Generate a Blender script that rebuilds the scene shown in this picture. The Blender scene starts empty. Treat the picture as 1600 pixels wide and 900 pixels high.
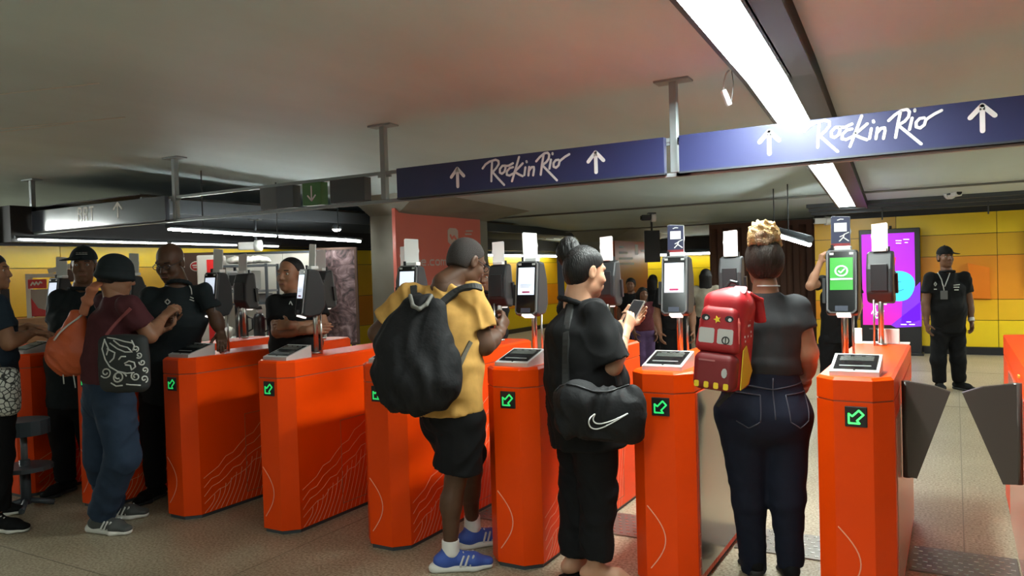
import bpy, bmesh, math, random
import numpy as np
from mathutils import Vector, Matrix

random.seed(7)
S = bpy.context.scene
COL = S.collection

# ------------------------------------------------------------------ camera
F_PX, CAM_H = 1200.0, 1.55
YAW = math.radians(30.0)
PITCH = math.atan((450 - 424) / F_PX)
ROLL = math.atan(-0.03)
FW = np.array([-math.sin(YAW) * math.cos(PITCH), math.cos(YAW) * math.cos(PITCH), -math.sin(PITCH)])
_r = np.array([math.cos(YAW), math.sin(YAW), 0.0])
_u = np.cross(_r, FW)
RT = math.cos(ROLL) * _r + math.sin(ROLL) * _u
UP = -math.sin(ROLL) * _r + math.cos(ROLL) * _u
CAM = np.array([0.0, 0.0, CAM_H])
cam_d = bpy.data.cameras.new('camera')
cam_d.sensor_width = 36.0
cam_d.lens = F_PX / 1600 * 36.0
cam_d.clip_start = 0.05
cam_o = bpy.data.objects.new('camera', cam_d)
COL.objects.link(cam_o)
_m = Matrix.Identity(4)
for _i in range(3):
    _m[_i][0], _m[_i][1], _m[_i][2], _m[_i][3] = RT[_i], UP[_i], -FW[_i], CAM[_i]
cam_o.matrix_world = _m
S.camera = cam_o

# ------------------------------------------------------------------ world, exposure
S.view_settings.view_transform = 'Standard'
S.view_settings.look = 'None'
S.view_settings.exposure = 0.15
S.view_settings.gamma = 1.0
S.view_settings.use_curve_mapping = False
W = bpy.data.worlds.new('world')
S.world = W
W.use_nodes = True
W.node_tree.nodes['Background'].inputs[0].default_value = (0.75, 0.8, 0.85, 1)
W.node_tree.nodes['Background'].inputs[1].default_value = 0.03
LAMP_POWER = 20.0        # ceiling strip diffusers
LAMP_BRIGHT = 150.0     # the one strong diffuser of the strip, over the passages
TUBE_POWER = 55.0        # thin tube strips on the left
SCREEN_POWER = 1.0


# ------------------------------------------------------------------ pixel -> point (surveying the photograph)
def ray(x, y):
    return FW + RT * ((x - 800) / F_PX) + UP * ((450 - y) / F_PX)


def at(x, y, d):
    """point seen at pixel x,y at a depth of d metres"""
    return Vector(CAM + ray(x, y) * d)


def atY(x, y, Y):
    r = ray(x, y)
    return Vector(CAM + r * (Y / r[1]))


def atX(x, y, X):
    r = ray(x, y)
    return Vector(CAM + r * (X / r[0]))


def atZ(x, y, Z):
    r = ray(x, y)
    return Vector(CAM + r * ((Z - CAM_H) / r[2]))


# ------------------------------------------------------------------ materials
MATS = {}


def mat(name, col, rough=0.5, metal=0.0, emit=0.0, noise=0.0, nscale=8.0, bump=0.0, bscale=40.0, spec=0.5,
        coat=0.0, stretch=None, col2=None, emit_col=None):
    if name in MATS:
        return MATS[name]
    m = bpy.data.materials.new(name)
    m.use_nodes = True
    nt = m.node_tree
    b = nt.nodes['Principled BSDF']
    b.inputs['Base Color'].default_value = (*col, 1)
    b.inputs['Roughness'].default_value = rough
    b.inputs['Metallic'].default_value = metal
    b.inputs['Specular IOR Level'].default_value = spec
    if coat:
        b.inputs['Coat Weight'].default_value = coat
        b.inputs['Coat Roughness'].default_value = 0.12
    if emit:
        b.inputs['Emission Color'].default_value = (*(emit_col or col), 1)
        b.inputs['Emission Strength'].default_value = emit
    if noise or bump:
        tc = nt.nodes.new('ShaderNodeTexCoord')
        src = tc.outputs['Object']
        if stretch:
            mp = nt.nodes.new('ShaderNodeMapping')
            mp.inputs['Scale'].default_value = stretch
            nt.links.new(src, mp.inputs['Vector'])
            src = mp.outputs['Vector']
    if noise:
        n = nt.nodes.new('ShaderNodeTexNoise')
        n.inputs['Scale'].default_value = nscale
        n.inputs['Detail'].default_value = 5
        nt.links.new(src, n.inputs['Vector'])
        r = nt.nodes.new('ShaderNodeValToRGB')
        r.color_ramp.elements[0].position = 0.3
        r.color_ramp.elements[1].position = 0.7
        c2 = col2 or tuple(min(1, c * (1 + noise)) for c in col)
        c1 = col if col2 else tuple(c * (1 - noise) for c in col)
        r.color_ramp.elements[0].color = (*c1, 1)
        r.color_ramp.elements[1].color = (*c2, 1)
        nt.links.new(n.outputs['Fac'], r.inputs['Fac'])
        nt.links.new(r.outputs['Color'], b.inputs['Base Color'])
    if bump:
        n2 = nt.nodes.new('ShaderNodeTexNoise')
        n2.inputs['Scale'].default_value = bscale
        n2.inputs['Detail'].default_value = 3
        nt.links.new(src, n2.inputs['Vector'])
        bp = nt.nodes.new('ShaderNodeBump')
        bp.inputs['Strength'].default_value = bump
        bp.inputs['Distance'].default_value = 0.01
        nt.links.new(n2.outputs['Fac'], bp.inputs['Height'])
        nt.links.new(bp.outputs['Normal'], b.inputs['Normal'])
    MATS[name] = m
    return m


RED = mat('red_paint', (0.82, 0.058, 0.0), 0.38, noise=0.05, nscale=3, spec=.22)
RED_TOP = RED
BLACK = mat('black_plastic', (0.012, 0.012, 0.014), 0.38)
DGREY = mat('dark_grey_plastic', (0.022, 0.023, 0.025), 0.45, spec=.35)
GREY = mat('grey_plastic', (0.15, 0.153, 0.158), 0.45)
WHITE = mat('white_plastic', (0.8, 0.8, 0.78), 0.45)
CARDW = mat('white_card', (0.60, 0.60, 0.59), 0.65, spec=.2)
STEEL = mat('brushed_steel', (0.55, 0.54, 0.52), 0.28, 1.0, bump=0.03, bscale=200)
STEEL_D = mat('painted_steel', (0.30, 0.34, 0.35), 0.4, 0.3)
STEEL_K = mat('dark_steel', (0.06, 0.07, 0.08), 0.45, 0.2)
SILVER = mat('silver_plastic', (0.55, 0.55, 0.54), 0.35, 0.35)
GLASSK = mat('black_glass', (0.008, 0.008, 0.009), 0.12)


# ------------------------------------------------------------------ mesh helpers
class MB:
    """collects polygons, builds ONE mesh object"""

    def __init__(self):
        self.v, self.f, self.mi, self.sm = [], [], [], []

    def add(self, vs, fs, mi=0, smooth=False):
        o = len(self.v)
        self.v += [tuple(p) for p in vs]
        self.f += [tuple(i + o for i in f) for f in fs]
        self.mi += [mi] * len(fs)
        self.sm += [smooth] * len(fs)
        return self

    def box(self, c, s, rot=None, mi=0, bev=0.0):
        hx, hy, hz = s[0] / 2, s[1] / 2, s[2] / 2
        c = Vector(c)
        if bev <= 0:
            P = [Vector((x, y, z)) for x in (-hx, hx) for y in (-hy, hy) for z in (-hz, hz)]
            Fc = [(0, 1, 3, 2), (4, 6, 7, 5), (0, 4, 5, 1), (2, 3, 7, 6), (0, 2, 6, 4), (1, 5, 7, 3)]
        else:
            b = min(bev, hx * .9, hy * .9, hz * .9)
            bm = bmesh.new()
            bmesh.ops.create_cube(bm, size=1.0)
            for v in bm.verts:
                v.co = Vector((v.co.x * s[0], v.co.y * s[1], v.co.z * s[2]))
            bmesh.ops.bevel(bm, geom=bm.edges[:], offset=b, segments=2, profile=0.5, affect='EDGES')
            bm.verts.index_update()
            P = [v.co.copy() for v in bm.verts]
            Fc = [tuple(v.index for v in f.verts) for f in bm.faces]
            bm.free()
        if rot is not None:
            P = [rot @ p for p in P]
        return self.add([p + c for p in P], Fc, mi, False)

    def prism(self, poly, z0, z1, mi=0, mtx=None, smooth=False):
        """poly: list of (x,y) counter clockwise, extruded z0..z1, then mtx"""
        n = len(poly)
        P = [Vector((x, y, z0)) for x, y in poly] + [Vector((x, y, z1)) for x, y in poly]
        if mtx is not None:
            P = [mtx @ p for p in P]
        fs = [tuple(range(n - 1, -1, -1)), tuple(range(n, 2 * n))]
        o = len(self.v)
        self.add(P, fs, mi)
        self.f += [(o + i, o + (i + 1) % n, o + n + (i + 1) % n, o + n + i) for i in range(n)]
        self.mi += [mi] * n
        self.sm += [smooth] * n
        return self

    def tube(self, pts, r, seg=8, mi=0, cap=True, radii=None):
        pts = [Vector(p) for p in pts]
        n = len(pts)
        base = len(self.v)
        prev = None
        for i, p in enumerate(pts):
            t = (pts[min(i + 1, n - 1)] - pts[max(i - 1, 0)]).normalized()
            if prev is None:
                a = Vector((0, 0, 1)) if abs(t.z) < 0.9 else Vector((1, 0, 0))
                x = t.cross(a).normalized()
            else:
                x = (prev - t * prev.dot(t)).normalized()
            prev = x
            y = t.cross(x)
            rr = radii[i] if radii else r
            for k in range(seg):
                a = 2 * math.pi * k / seg
                self.v.append(tuple(p + x * (rr * math.cos(a)) + y * (rr * math.sin(a))))
        for i in range(n - 1):
            for k in range(seg):
                a, b = base + i * seg + k, base + i * seg + (k + 1) % seg
                self.f.append((a, b, b + seg, a + seg))
                self.mi.append(mi)
                self.sm.append(True)
        if cap:
            self.f.append(tuple(base + k for k in range(seg - 1, -1, -1)))
            self.f.append(tuple(base + (n - 1) * seg + k for k in range(seg)))
            self.mi += [mi, mi]
            self.sm += [False, False]
        return self

    def ribbon(self, pts, w, mtx, th=0.002, mi=0):
        """flat stroke lettering in a plane (2D points), raised by th; mtx maps (x,y,z up) into place"""
        pts = [Vector((p[0], p[1])) for p in pts]
        for a, b in zip(pts[:-1], pts[1:]):
            d = (b - a)
            if d.length < 1e-6:
                continue
            n = Vector((-d.y, d.x)).normalized() * (w / 2)
            poly = [a - n, b - n, b + n, a + n]
            self.prism([(q.x, q.y) for q in poly], 0, th, mi, mtx)
        for p in pts:
            self.prism([(p.x + w / 2 * math.cos(k * math.pi / 4), p.y + w / 2 * math.sin(k * math.pi / 4)) for k in range(8)],
                       0, th * 1.02, mi, mtx)
        return self

    def build(self, name, mats, parent=None, loc=None):
        me = bpy.data.meshes.new(name)
        me.from_pydata(self.v, [], self.f)
        me.polygons.foreach_set('material_index', self.mi)
        me.polygons.foreach_set('use_smooth', self.sm)
        for m in (mats if isinstance(mats, (list, tuple)) else [mats]):
            me.materials.append(m)
        bm = bmesh.new()
        bm.from_mesh(me)
        bmesh.ops.recalc_face_normals(bm, faces=bm.faces[:])
        bm.to_mesh(me)
        bm.free()
        me.update()
        return link(name, me, parent, loc)


def link(name, me, parent=None, loc=None):
    o = bpy.data.objects.new(name, me)
    COL.objects.link(o)
    if parent is not None:
        o.parent = parent
    if loc is not None:
        o.location = loc
    return o


def tag(o, label=None, cat=None, group=None, kind=None):
    if label:
        o['label'] = label
    if cat:
        o['category'] = cat
    if group:
        o['group'] = group
    if kind:
        o['kind'] = kind
    return o


def empty(name, loc=(0, 0, 0), rz=0.0, label=None, cat=None, group=None):
    o = bpy.data.objects.new(name, None)
    o.empty_display_size = 0.05
    COL.objects.link(o)
    o.location = loc
    o.rotation_euler = (0, 0, rz)
    return tag(o, label, cat, group)


def copy_tree(o, parent=None):
    c = o.copy()
    COL.objects.link(c)
    if parent is not None:
        c.parent = parent
    for ch in list(o.children):
        copy_tree(ch, c)
    return c


def rotz(a):
    return Matrix.Rotation(a, 4, 'Z')


def frame(o, x, y, z=None):
    """4x4 placing local x,y in the world directions x,y at o"""
    x = Vector(x).normalized()
    y = Vector(y)
    y = (y - x * y.dot(x)).normalized()
    z = x.cross(y)
    m = Matrix.Identity(4)
    for i in range(3):
        m[i][0], m[i][1], m[i][2], m[i][3] = x[i], y[i], z[i], o[i]
    return m


FRONT = lambda o: frame(o, (1, 0, 0), (0, 0, 1))      # a plane facing -Y, local x right, y up, z towards the viewer
# ================================================================== the setting
def ceil_z(y):
    return 2.8 if y < 5 else 2.8 - (y - 5) * 0.5 / 14.0


# floor: pale polished aggregate with brass-dark joints
fm = bpy.data.materials.new('granite_floor')
fm.use_nodes = True
nt = fm.node_tree
b = nt.nodes['Principled BSDF']
tc = nt.nodes.new('ShaderNodeTexCoord')
n1 = nt.nodes.new('ShaderNodeTexNoise'); n1.inputs['Scale'].default_value = 70; n1.inputs['Detail'].default_value = 4
n2 = nt.nodes.new('ShaderNodeTexNoise'); n2.inputs['Scale'].default_value = 1.6; n2.inputs['Detail'].default_value = 4
n3 = nt.nodes.new('ShaderNodeTexVoronoi'); n3.inputs['Scale'].default_value = 110
for n in (n1, n2, n3):
    nt.links.new(tc.outputs['Object'], n.inputs['Vector'])
r1 = nt.nodes.new('ShaderNodeValToRGB')
r1.color_ramp.elements[0].position = .35; r1.color_ramp.elements[0].color = (.22, .17, .10, 1)
r1.color_ramp.elements[1].position = .62; r1.color_ramp.elements[1].color = (.47, .41, .30, 1)
nt.links.new(n1.outputs['Fac'], r1.inputs['Fac'])
mx = nt.nodes.new('ShaderNodeMixRGB'); mx.blend_type = 'MULTIPLY'; mx.inputs[0].default_value = .55
r2 = nt.nodes.new('ShaderNodeValToRGB')
r2.color_ramp.elements[0].position = .3; r2.color_ramp.elements[0].color = (.6, .57, .52, 1)
r2.color_ramp.elements[1].position = .7; r2.color_ramp.elements[1].color = (1, 1, 1, 1)
nt.links.new(n2.outputs['Fac'], r2.inputs['Fac'])
nt.links.new(r1.outputs['Color'], mx.inputs[1]); nt.links.new(r2.outputs['Color'], mx.inputs[2])
mx2 = nt.nodes.new('ShaderNodeMixRGB'); mx2.blend_type = 'MIX'
r3 = nt.nodes.new('ShaderNodeValToRGB')
r3.color_ramp.elements[0].position = .08; r3.color_ramp.elements[0].color = (.6, .6, .6, 1)
r3.color_ramp.elements[1].position = .2; r3.color_ramp.elements[1].color = (0, 0, 0, 1)
nt.links.new(n3.outputs['Distance'], r3.inputs['Fac'])
nt.links.new(r3.outputs['Color'], mx2.inputs[0]); nt.links.new(mx.outputs['Color'], mx2.inputs[1])
mx2.inputs[2].default_value = (.10, .075, .05, 1)
nt.links.new(mx2.outputs['Color'], b.inputs['Base Color'])
b.inputs['Roughness'].default_value = .42
m_ = MB().box((-5.7, 8, -.05), (23.4, 30, .1))
floor = tag(m_.build('floor', fm), kind='structure')
jm = mat('joint_strip', (.20, .17, .12), .5)
for i, yy in enumerate((-0.4, 2.4, 9.2, 12.0)):
    MB().box((-3.5, yy, .0008), (19, .007, .0016)).build('joint_strip', jm, floor)
for xx in (-6.6, -3.3, 0.02, 3.2):
    MB().box((xx, 8, .0006), (.006, 30, .0012)).build('joint_strip', jm, floor)

# ceiling: painted concrete
cm = mat('painted_concrete', (.53, .64, .655), .62, noise=.08, nscale=1.3, bump=.25, bscale=5, stretch=(1, .35, 1))
ys = [-7, 5, 19, 23]
P, Fs = [], []
for yy in ys:
    P += [(-17.4, yy, ceil_z(yy)), (6, yy, ceil_z(yy))]
for i in range(3):
    Fs.append((2 * i, 2 * i + 1, 2 * i + 3, 2 * i + 2))
mb = MB().add(P, Fs)
o = len(P)
mb.add([(x, y, z + .2) for x, y, z in P], Fs)
mb.add([(-17.4, -7, 2.8), (6, -7, 2.8), (6, -7, 3.0), (-17.4, -7, 3.0)], [(0, 1, 2, 3)])
ceiling = tag(mb.build('ceiling', cm), kind='structure')
# shallow board marks left by the formwork
sm_ = mat('board_mark', (.70, .70, .66), .6)
for (x0, y0, x1, y1) in [(-7.6, 2.0, -4.6, 2.9), (-8.6, 2.6, -5.4, 3.6), (-7.4, 3.1, -5.9, 3.5)]:
    MB().tube([(x0, y0, 2.8), ((x0 + x1) / 2, (y0 + y1) / 2 + .05, 2.799), (x1, y1, 2.8)], .006, 6).build('formwork_line', sm_, ceiling)

# walls
YEL = [mat('yellow_panel', (.82, .56, .012), .32, noise=.05, nscale=2),
       mat('mustard_panel', (.66, .37, .012), .34, noise=.05, nscale=2),
       mat('orange_panel', (.74, .27, .010), .34, noise=.05, nscale=2),
       mat('gold_panel', (.78, .44, .012), .33, noise=.05, nscale=2)]
KWALL = mat('dark_wall', (.018, .018, .02), .6)
BROWN = mat('maroon_wall', (.16, .075, .05), .7)


def panel_wall(name, p0, p1, z_rows, mats_fn, seg, depth=.12, base=True):
    """a wall from p0 to p1 (plan) clad in separate panels; rows are z boundaries; the visible side is on the right hand"""
    p0, p1 = Vector((*p0, 0)), Vector((*p1, 0))
    d = (p1 - p0)
    L = d.length
    d.normalize()
    nrm = Vector((d.y, -d.x, 0))
    M = frame(p0, d, (0, 0, 1))
    ztop = z_rows[-1]
    w = MB().prism([(0, 0), (L, 0), (L, ztop + .45), (0, ztop + .45)], -depth, -.012, 0, M)
    wall = tag(w.build(name, KWALL), kind='structure')
    cols = []
    x = 0
    k = 0
    while x < L - .01:
        x2 = min(L, x + seg[k % len(seg)])
        cols.append((x, x2))
        x = x2
        k += 1
    for ci, (a, c) in enumerate(cols):
        for ri in range(len(z_rows) - 1):
            g = .004
            mb = MB()
            dz = .006 * ((ci * 3 + ri * 2) % 3)
            mb.prism([(a + g, z_rows[ri] + g), (c - g, z_rows[ri] + g), (c - g, z_rows[ri + 1] - g), (a + g, z_rows[ri + 1] - g)],
                     -.02, .004 + dz, 0, M)
            mb.build('wall_panel', mats_fn(ci, ri), wall)
    return wall, M


rows_r = [.12, .55, .88, 1.58, 1.93, 2.27]
pat = [0, 3, 2, 1, 0]
wall_back, MBK = panel_wall('wall_back', (-2.12, 14.3), (5.0, 14.3), rows_r, lambda c, r: YEL[pat[r]] if c else YEL[[3, 2, 3, 1, 1][r]], [1.28, 1.42, 1.35])
MB().box((1.44, 14.27, .06), (7.12, .05, .12)).build('wall_skirting', BLACK, wall_back)
# folded orange sheet standing proud of the wall
bl, tl, tr, br = atY(1519, 466, 14.2), atY(1512, 411, 14.2), atY(1546, 418, 14.2), atY(1548, 467, 14.2)
mb = MB()
q = [Vector((p.x, 14.23, p.z)) for p in (bl, tl, tr, br)]
q2 = [Vector((p.x, 14.28, p.z)) for p in (bl, tl, tr, br)]
q[1].y = 14.15; q[2].y = 14.20
mb.add(q + q2, [(0, 1, 2, 3), (7, 6, 5, 4), (0, 4, 5, 1), (1, 5, 6, 2), (2, 6, 7, 3), (3, 7, 4, 0)])
mb.build('wall_panel', mat('bright_orange_panel', (.78, .20, .008), .35), wall_back)['label'] = 'bright orange panel that sticks out of the wall'

rows_l = [.1, .62, 1.18, 1.76, 2.03]
wall_left, _ = panel_wall('wall_left', (-9.62, 4.72), (-9.62, 19.2), rows_l, lambda c, r: YEL[[3, 2, 3, 0][r] if c < 4 else [0, 2, 3, 0][r]], [.75, 1.6, 1.9])
MB().box((-9.58, 11.98, .05), (.05, 14.4, .1)).build('wall_skirting', BLACK, wall_left)
# dark header above the left wall
MB().box((-9.5, 11.98, 2.27), (.25, 14.4, .42)).build('wall_header', KWALL, wall_left)
wall_far, _ = panel_wall('wall_far', (-9.5, 19.4), (-4.8, 19.4), [.1, .55, .95, 1.5, 1.82], lambda c, r: YEL[[0, 3, 0, 0][r]], [1.6, 1.5])
MB().box((-7.1, 19.37, .05), (4.7, .05, .1)).build('wall_skirting', BLACK, wall_far)
MB().box((-7.1, 19.3, 2.06), (4.7, .22, .44)).build('wall_header', KWALL, wall_far)
wall_dark = tag(MB().box((-3.3, 16.1, 1.2), (2.3, .12, 2.4)).build('wall_dark', BROWN), kind='structure')
for k in range(9):
    MB().tube([(-4.35 + k * .25, 16.02, .02), (-4.35 + k * .25, 16.02, 2.3)], .07, 8).build('curtain_fold', BROWN, wall_dark)
tag(MB().box((-3.3, 21.5, 1.2), (4.5, .12, 2.4)).build('wall_end', KWALL), kind='structure')
tag(MB().box((5.6, 5, 1.4), (.1, 24, 2.8)).build('wall_right', mat('plain_wall', (.6, .59, .55), .7)), kind='structure')
tag(MB().box((-3.5, -6.6, 1.4), (19, .1, 2.8)).build('wall_near', MATS['plain_wall']), kind='structure')

# concrete pillars with splayed heads
PIL = mat('grey_pillar', (.25, .25, .21), .6, noise=.08, nscale=3, bump=.1, bscale=12)


def pillar(x0, x1, y0, y1, n):
    zt = ceil_z(y0) - .001
    zt2 = ceil_z(y1) - .001
    mb = MB()
    mb.box(((x0 + x1) / 2, (y0 + y1) / 2, (zt - .25) / 2), (x1 - x0, y1 - y0, zt - .25))
    f = .35
    zb = zt - .25
    v = [(x0, y0, zb), (x1, y0, zb), (x1, y1, zb), (x0, y1, zb),
         (x0 - .1, y0 - f, ceil_z(y0 - f) + .01), (x1 + f * 2, y0 - f, ceil_z(y0 - f) + .01), (x1 + f * 2, y1 + f, ceil_z(y1 + f) + .01), (x0 - .1, y1 + f, ceil_z(y1 + f) + .01)]
    mb.add(v, [(0, 1, 5, 4), (1, 2, 6, 5), (2, 3, 7, 6), (3, 0, 4, 7), (4, 5, 6, 7)])
    return tag(mb.build('concrete_pillar_%d' % n, PIL), kind='structure')


pillar(-7.42, -6.92, 8.75, 11.2, 1)
pillar(-7.4, -6.66, 16.0, 18.2, 2)

# conduits on the ceiling
pipe_m = mat('grey_conduit', (.16, .16, .15), .5)
for yy, x0, x1 in [(12.0, -7.4, 4), (15.6, -9.0, -2.2)]:
    MB().tube([(x0, yy, ceil_z(yy) - .03), (x1, yy, ceil_z(yy) - .03)], .016, 8).build('conduit', pipe_m, ceiling)
# cable trays over the right wall
for i, (yy, dz) in enumerate([(13.45, .05), (13.68, .09), (13.92, .13)]):
    z = ceil_z(yy) - dz
    mb = MB()
    mb.box((1.4, yy, z), (7.0, .16, .012))
    mb.box((1.4, yy - .08, z + .025), (7.0, .006, .06))
    mb.box((1.4, yy + .08, z + .025), (7.0, .006, .06))
    mb.build('cable_tray', STEEL_K, wall_back)
for xx in (-1.0, 0.45, 2.0):
    MB().tube([(xx, 13.7, 2.2), (xx, 13.7, ceil_z(13.7))], .012, 6).build('tray_hanger', STEEL_K, wall_back)

# dark louvre soffit along the left wall
lv = empty('ceiling_louvre', (-8.6, 11.2, 2.36), 0, 'dark metal louvre soffit hung along the yellow left wall', 'louvre')
for i in range(9):
    x = -.95 + i * .22
    MB().box((x, 0, .02), (.016, 12, .11), Matrix.Rotation(.45, 3, 'Y')).build('slat', STEEL_K, lv)
for i in range(7):
    MB().box((0, -5.4 + i * 1.8, .075), (2.0, .03, .04)).build('cross_bar', STEEL_K, lv)
MB().box((0, 0, .14), (2.0, 12, .01)).build('backing_sheet', KWALL, lv)
MB().box((1.02, 0, .03), (.03, 12, .16)).build('edge_rail', STEEL_K, lv)
TUBE = mat('tube_light', (.95, 1, .95), .4, emit=TUBE_POWER)
TUBE_DIM = mat('dim_tube_light', (.95, 1, .95), .4, emit=TUBE_POWER * .34)


TUBE_SHOP = mat('shop_tube_light', (.95, 1, .95), .4, emit=TUBE_POWER * 1.35)
TUBE_MID = mat('mid_tube_light', (.95, 1, .95), .4, emit=TUBE_POWER * .9)


def tube_strip(label, p0, p1, r=.022, grp=None, m_=None, hang=0.0):
    p0, p1 = Vector(p0), Vector(p1)
    c = (p0 + p1) / 2
    e = empty('tube_lamp', c, 0, label, 'lamp', grp)
    n = max(1, int((p1 - p0).length / 1.5))
    MB().tube([p0 - c + Vector((0, 0, r * 2)), p1 - c + Vector((0, 0, r * 2))], r * 1.6, 6).build('housing', STEEL_K, e)
    for i in range(n):
        a, b_ = p0.lerp(p1, (i + .02) / n) - c, p0.lerp(p1, (i + .98) / n) - c
        MB().tube([a, b_], r, 8).build('tube', m_ or TUBE, e)
    for t_ in ((.15, .5, .85) if hang else ()):
        q = p0.lerp(p1, t_) - c
        MB().tube([q + Vector((0, 0, r)), q + Vector((0, 0, hang + r))], .008, 6).build('hanger', STEEL_K, e)
    return e


tube_strip('long thin white tube lamp hung beside the dark louvre, above the staff', (-7.25, 5.25, 2.11), (-7.25, 8.35, 2.035), .015, None, TUBE_SHOP, .685)
tube_strip('thin white tube lamp along the top of the yellow left wall', (-9.335, 4.8, 2.09), (-9.335, 8.8, 2.06), .012, None, TUBE_DIM)
tube_strip('far white tube lamp on the left wall beyond the red panel', (-9.34, 14.0, 1.95), (-9.34, 18.8, 1.92), .025, None, TUBE_DIM)
tube_strip('white tube lamp over the farthest yellow wall, behind the screens', (-8.9, 19.12, 1.86), (-5.0, 19.12, 1.86), .03, None, TUBE_DIM)
tube_strip('bright slanted white tube lamp right of the blond hair bun', at(1193, 361, 11.0), at(1266, 382, 9.6), .032)
for _e in [o_ for o_ in COL.objects if o_.name.startswith('tube_lamp') and 'slanted' in o_.get('label', '')]:
    for _t in (-.35, .1):
        _q = (at(1266, 382, 9.6) - at(1193, 361, 11.0)).normalized() * _t
        MB().tube([_q + Vector((0, 0, .06)), Vector((_q.x, _q.y, ceil_z(_e.location.y) - _e.location.z + .02))], .008, 6).build('hanger', STEEL_K, _e)

# long lamp strip in the ceiling
DIFF = mat('lamp_diffuser', (.90, 1, .95), .4, emit=LAMP_POWER)
DIFF2 = mat('bright_lamp_diffuser', (.90, 1, .95), .4, emit=LAMP_BRIGHT)
LH = mat('lamp_housing', (.05, .052, .055), .45)


def lamp_strip(label, p0, p1, panels, w=.235, bright=-1):
    (x0, y0), (x1, y1) = p0, p1
    yaw = math.atan2(-(x1 - x0), (y1 - y0))
    e = empty('ceiling_lamp', (x0, y0, 0), yaw, label, 'lamp')
    L = math.hypot(x1 - x0, y1 - y0)
    cs = math.cos(yaw)

    def zz(l):
        return ceil_z(y0 + l * cs)
    brk = [0] + ([(5 - y0) / cs] if y0 < 5 < y1 else []) + [L]
    for a, c in zip(brk[:-1], brk[1:]):
        za, zc = zz(a), zz(c)
        for nm, xa, xb, t0, t1 in [('housing', -.02, w + .02, .062, 0), ('side_channel', w + .02, w + .17, .10, 0), ('edge_rail', -.03, -.002, .10, 0), ('edge_rail', w + .002, w + .03, .10, 0), ('edge_rail', w + .15, w + .17, .12, 0)]:
            v = []
            for (l, z) in ((a, za), (c, zc)):
                v += [(xa, l, z - t0), (xb, l, z - t0), (xb, l, z - t1 + .002), (xa, l, z - t1 + .002)]
            MB().add(v, [(0, 1, 2, 3), (7, 6, 5, 4), (0, 4, 5, 1), (1, 5, 6, 2), (2, 6, 7, 3), (3, 7, 4, 0)]).build(nm, LH, e)
    for pi_, (l0, l1) in enumerate(panels):
        v = []
        for l in (l0, l1):
            z = zz(l) - .075
            v += [(.005, l, z), (w - .005, l, z), (w - .005, l, z + .01), (.005, l, z + .01)]
        MB().add(v, [(0, 1, 2, 3), (7, 6, 5, 4), (0, 4, 5, 1), (1, 5, 6, 2), (2, 6, 7, 3), (3, 7, 4, 0)]).build('diffuser', DIFF2 if pi_ == bright else DIFF, e)
    return e


LX, LY = -.66, -3.2
yb = [-3.1, -1.9, -.6, .7, 2.0, 3.31, 4.62, 6.10, 7.5, 9.0, 10.6, 12.1, 13.4]
cy = math.cos(.056)
lamp_strip('long white lamp strip running away in the ceiling on the right', (LX, LY), (LX - .056 * 16.6, 13.4),
           [((a - LY) / cy + .03, (c - LY) / cy - .03) for a, c in zip(yb[:-1], yb[1:])], bright=5)
for _x, _l in ((-17.0, 'outermost'), (-16.3, 'third'), (-15.5, 'second'), (-14.6, 'innermost')):
    tube_strip(_l + ' of the white tubes hung from the ceiling beyond the left edge', (_x, .6, 2.62), (_x, 4.5, 2.62), .07, None, TUBE_MID)

lamp_strip('white lamp strip in the ceiling out of the frame at right', (2.6, 5.2), (2.6, 13.2), [(.05 + 1.3 * i, 1.28 + 1.3 * i) for i in range(6)], bright=5)  # added unseen strip that brightens the right side and the yellow wall
for _x, _l in ((-2.4, 'right'), (-8.2, 'left')):  # added unseen strips: fill for the fronts, the ceiling and the sign letters
    lamp_strip(_l + ' one of two white lamp strips in the ceiling behind the viewer', (_x, -6.2), (_x, -.7), [(.05 + 1.35 * i, 1.33 + 1.35 * i) for i in range(4)])
# ================================================================== turnstiles
LED = mat('green_led', (.05, .9, .25), .4, emit=.45, emit_col=(.03, .80, .16))
LINE = mat('pale_line', (.85, .36, .24), .5)
SCRW = mat('screen_white', (.75, .8, .9), .2, emit=.75, emit_col=(.72, .8, .95))
SCRG = mat('screen_green', (.03, .3, .03), .2, emit=.5, emit_col=(.04, .36, .03))
GLOW = mat('slot_glow', (1, .95, .9), .3, emit=1.1)
NAVY = mat('navy_card', (.022, .025, .06), .4)
MAROON = mat('maroon_card', (.16, .012, .015), .4)
PINK = mat('pink_button', (.5, .02, .12), .4)
CW, CF, CH, CL, CC = .31, .155, 1.05, 1.62, .075


def oct_poly(w, f, l, c, inset=0.0):
    w -= inset * 2
    f -= inset * .8
    y0, y1 = inset, l - inset
    return [(-f / 2, y0), (f / 2, y0), (w / 2, y0 + c), (w / 2, y1 - c), (f / 2, y1), (-f / 2, y1), (-w / 2, y1 - c), (-w / 2, y0 + c)]


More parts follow.
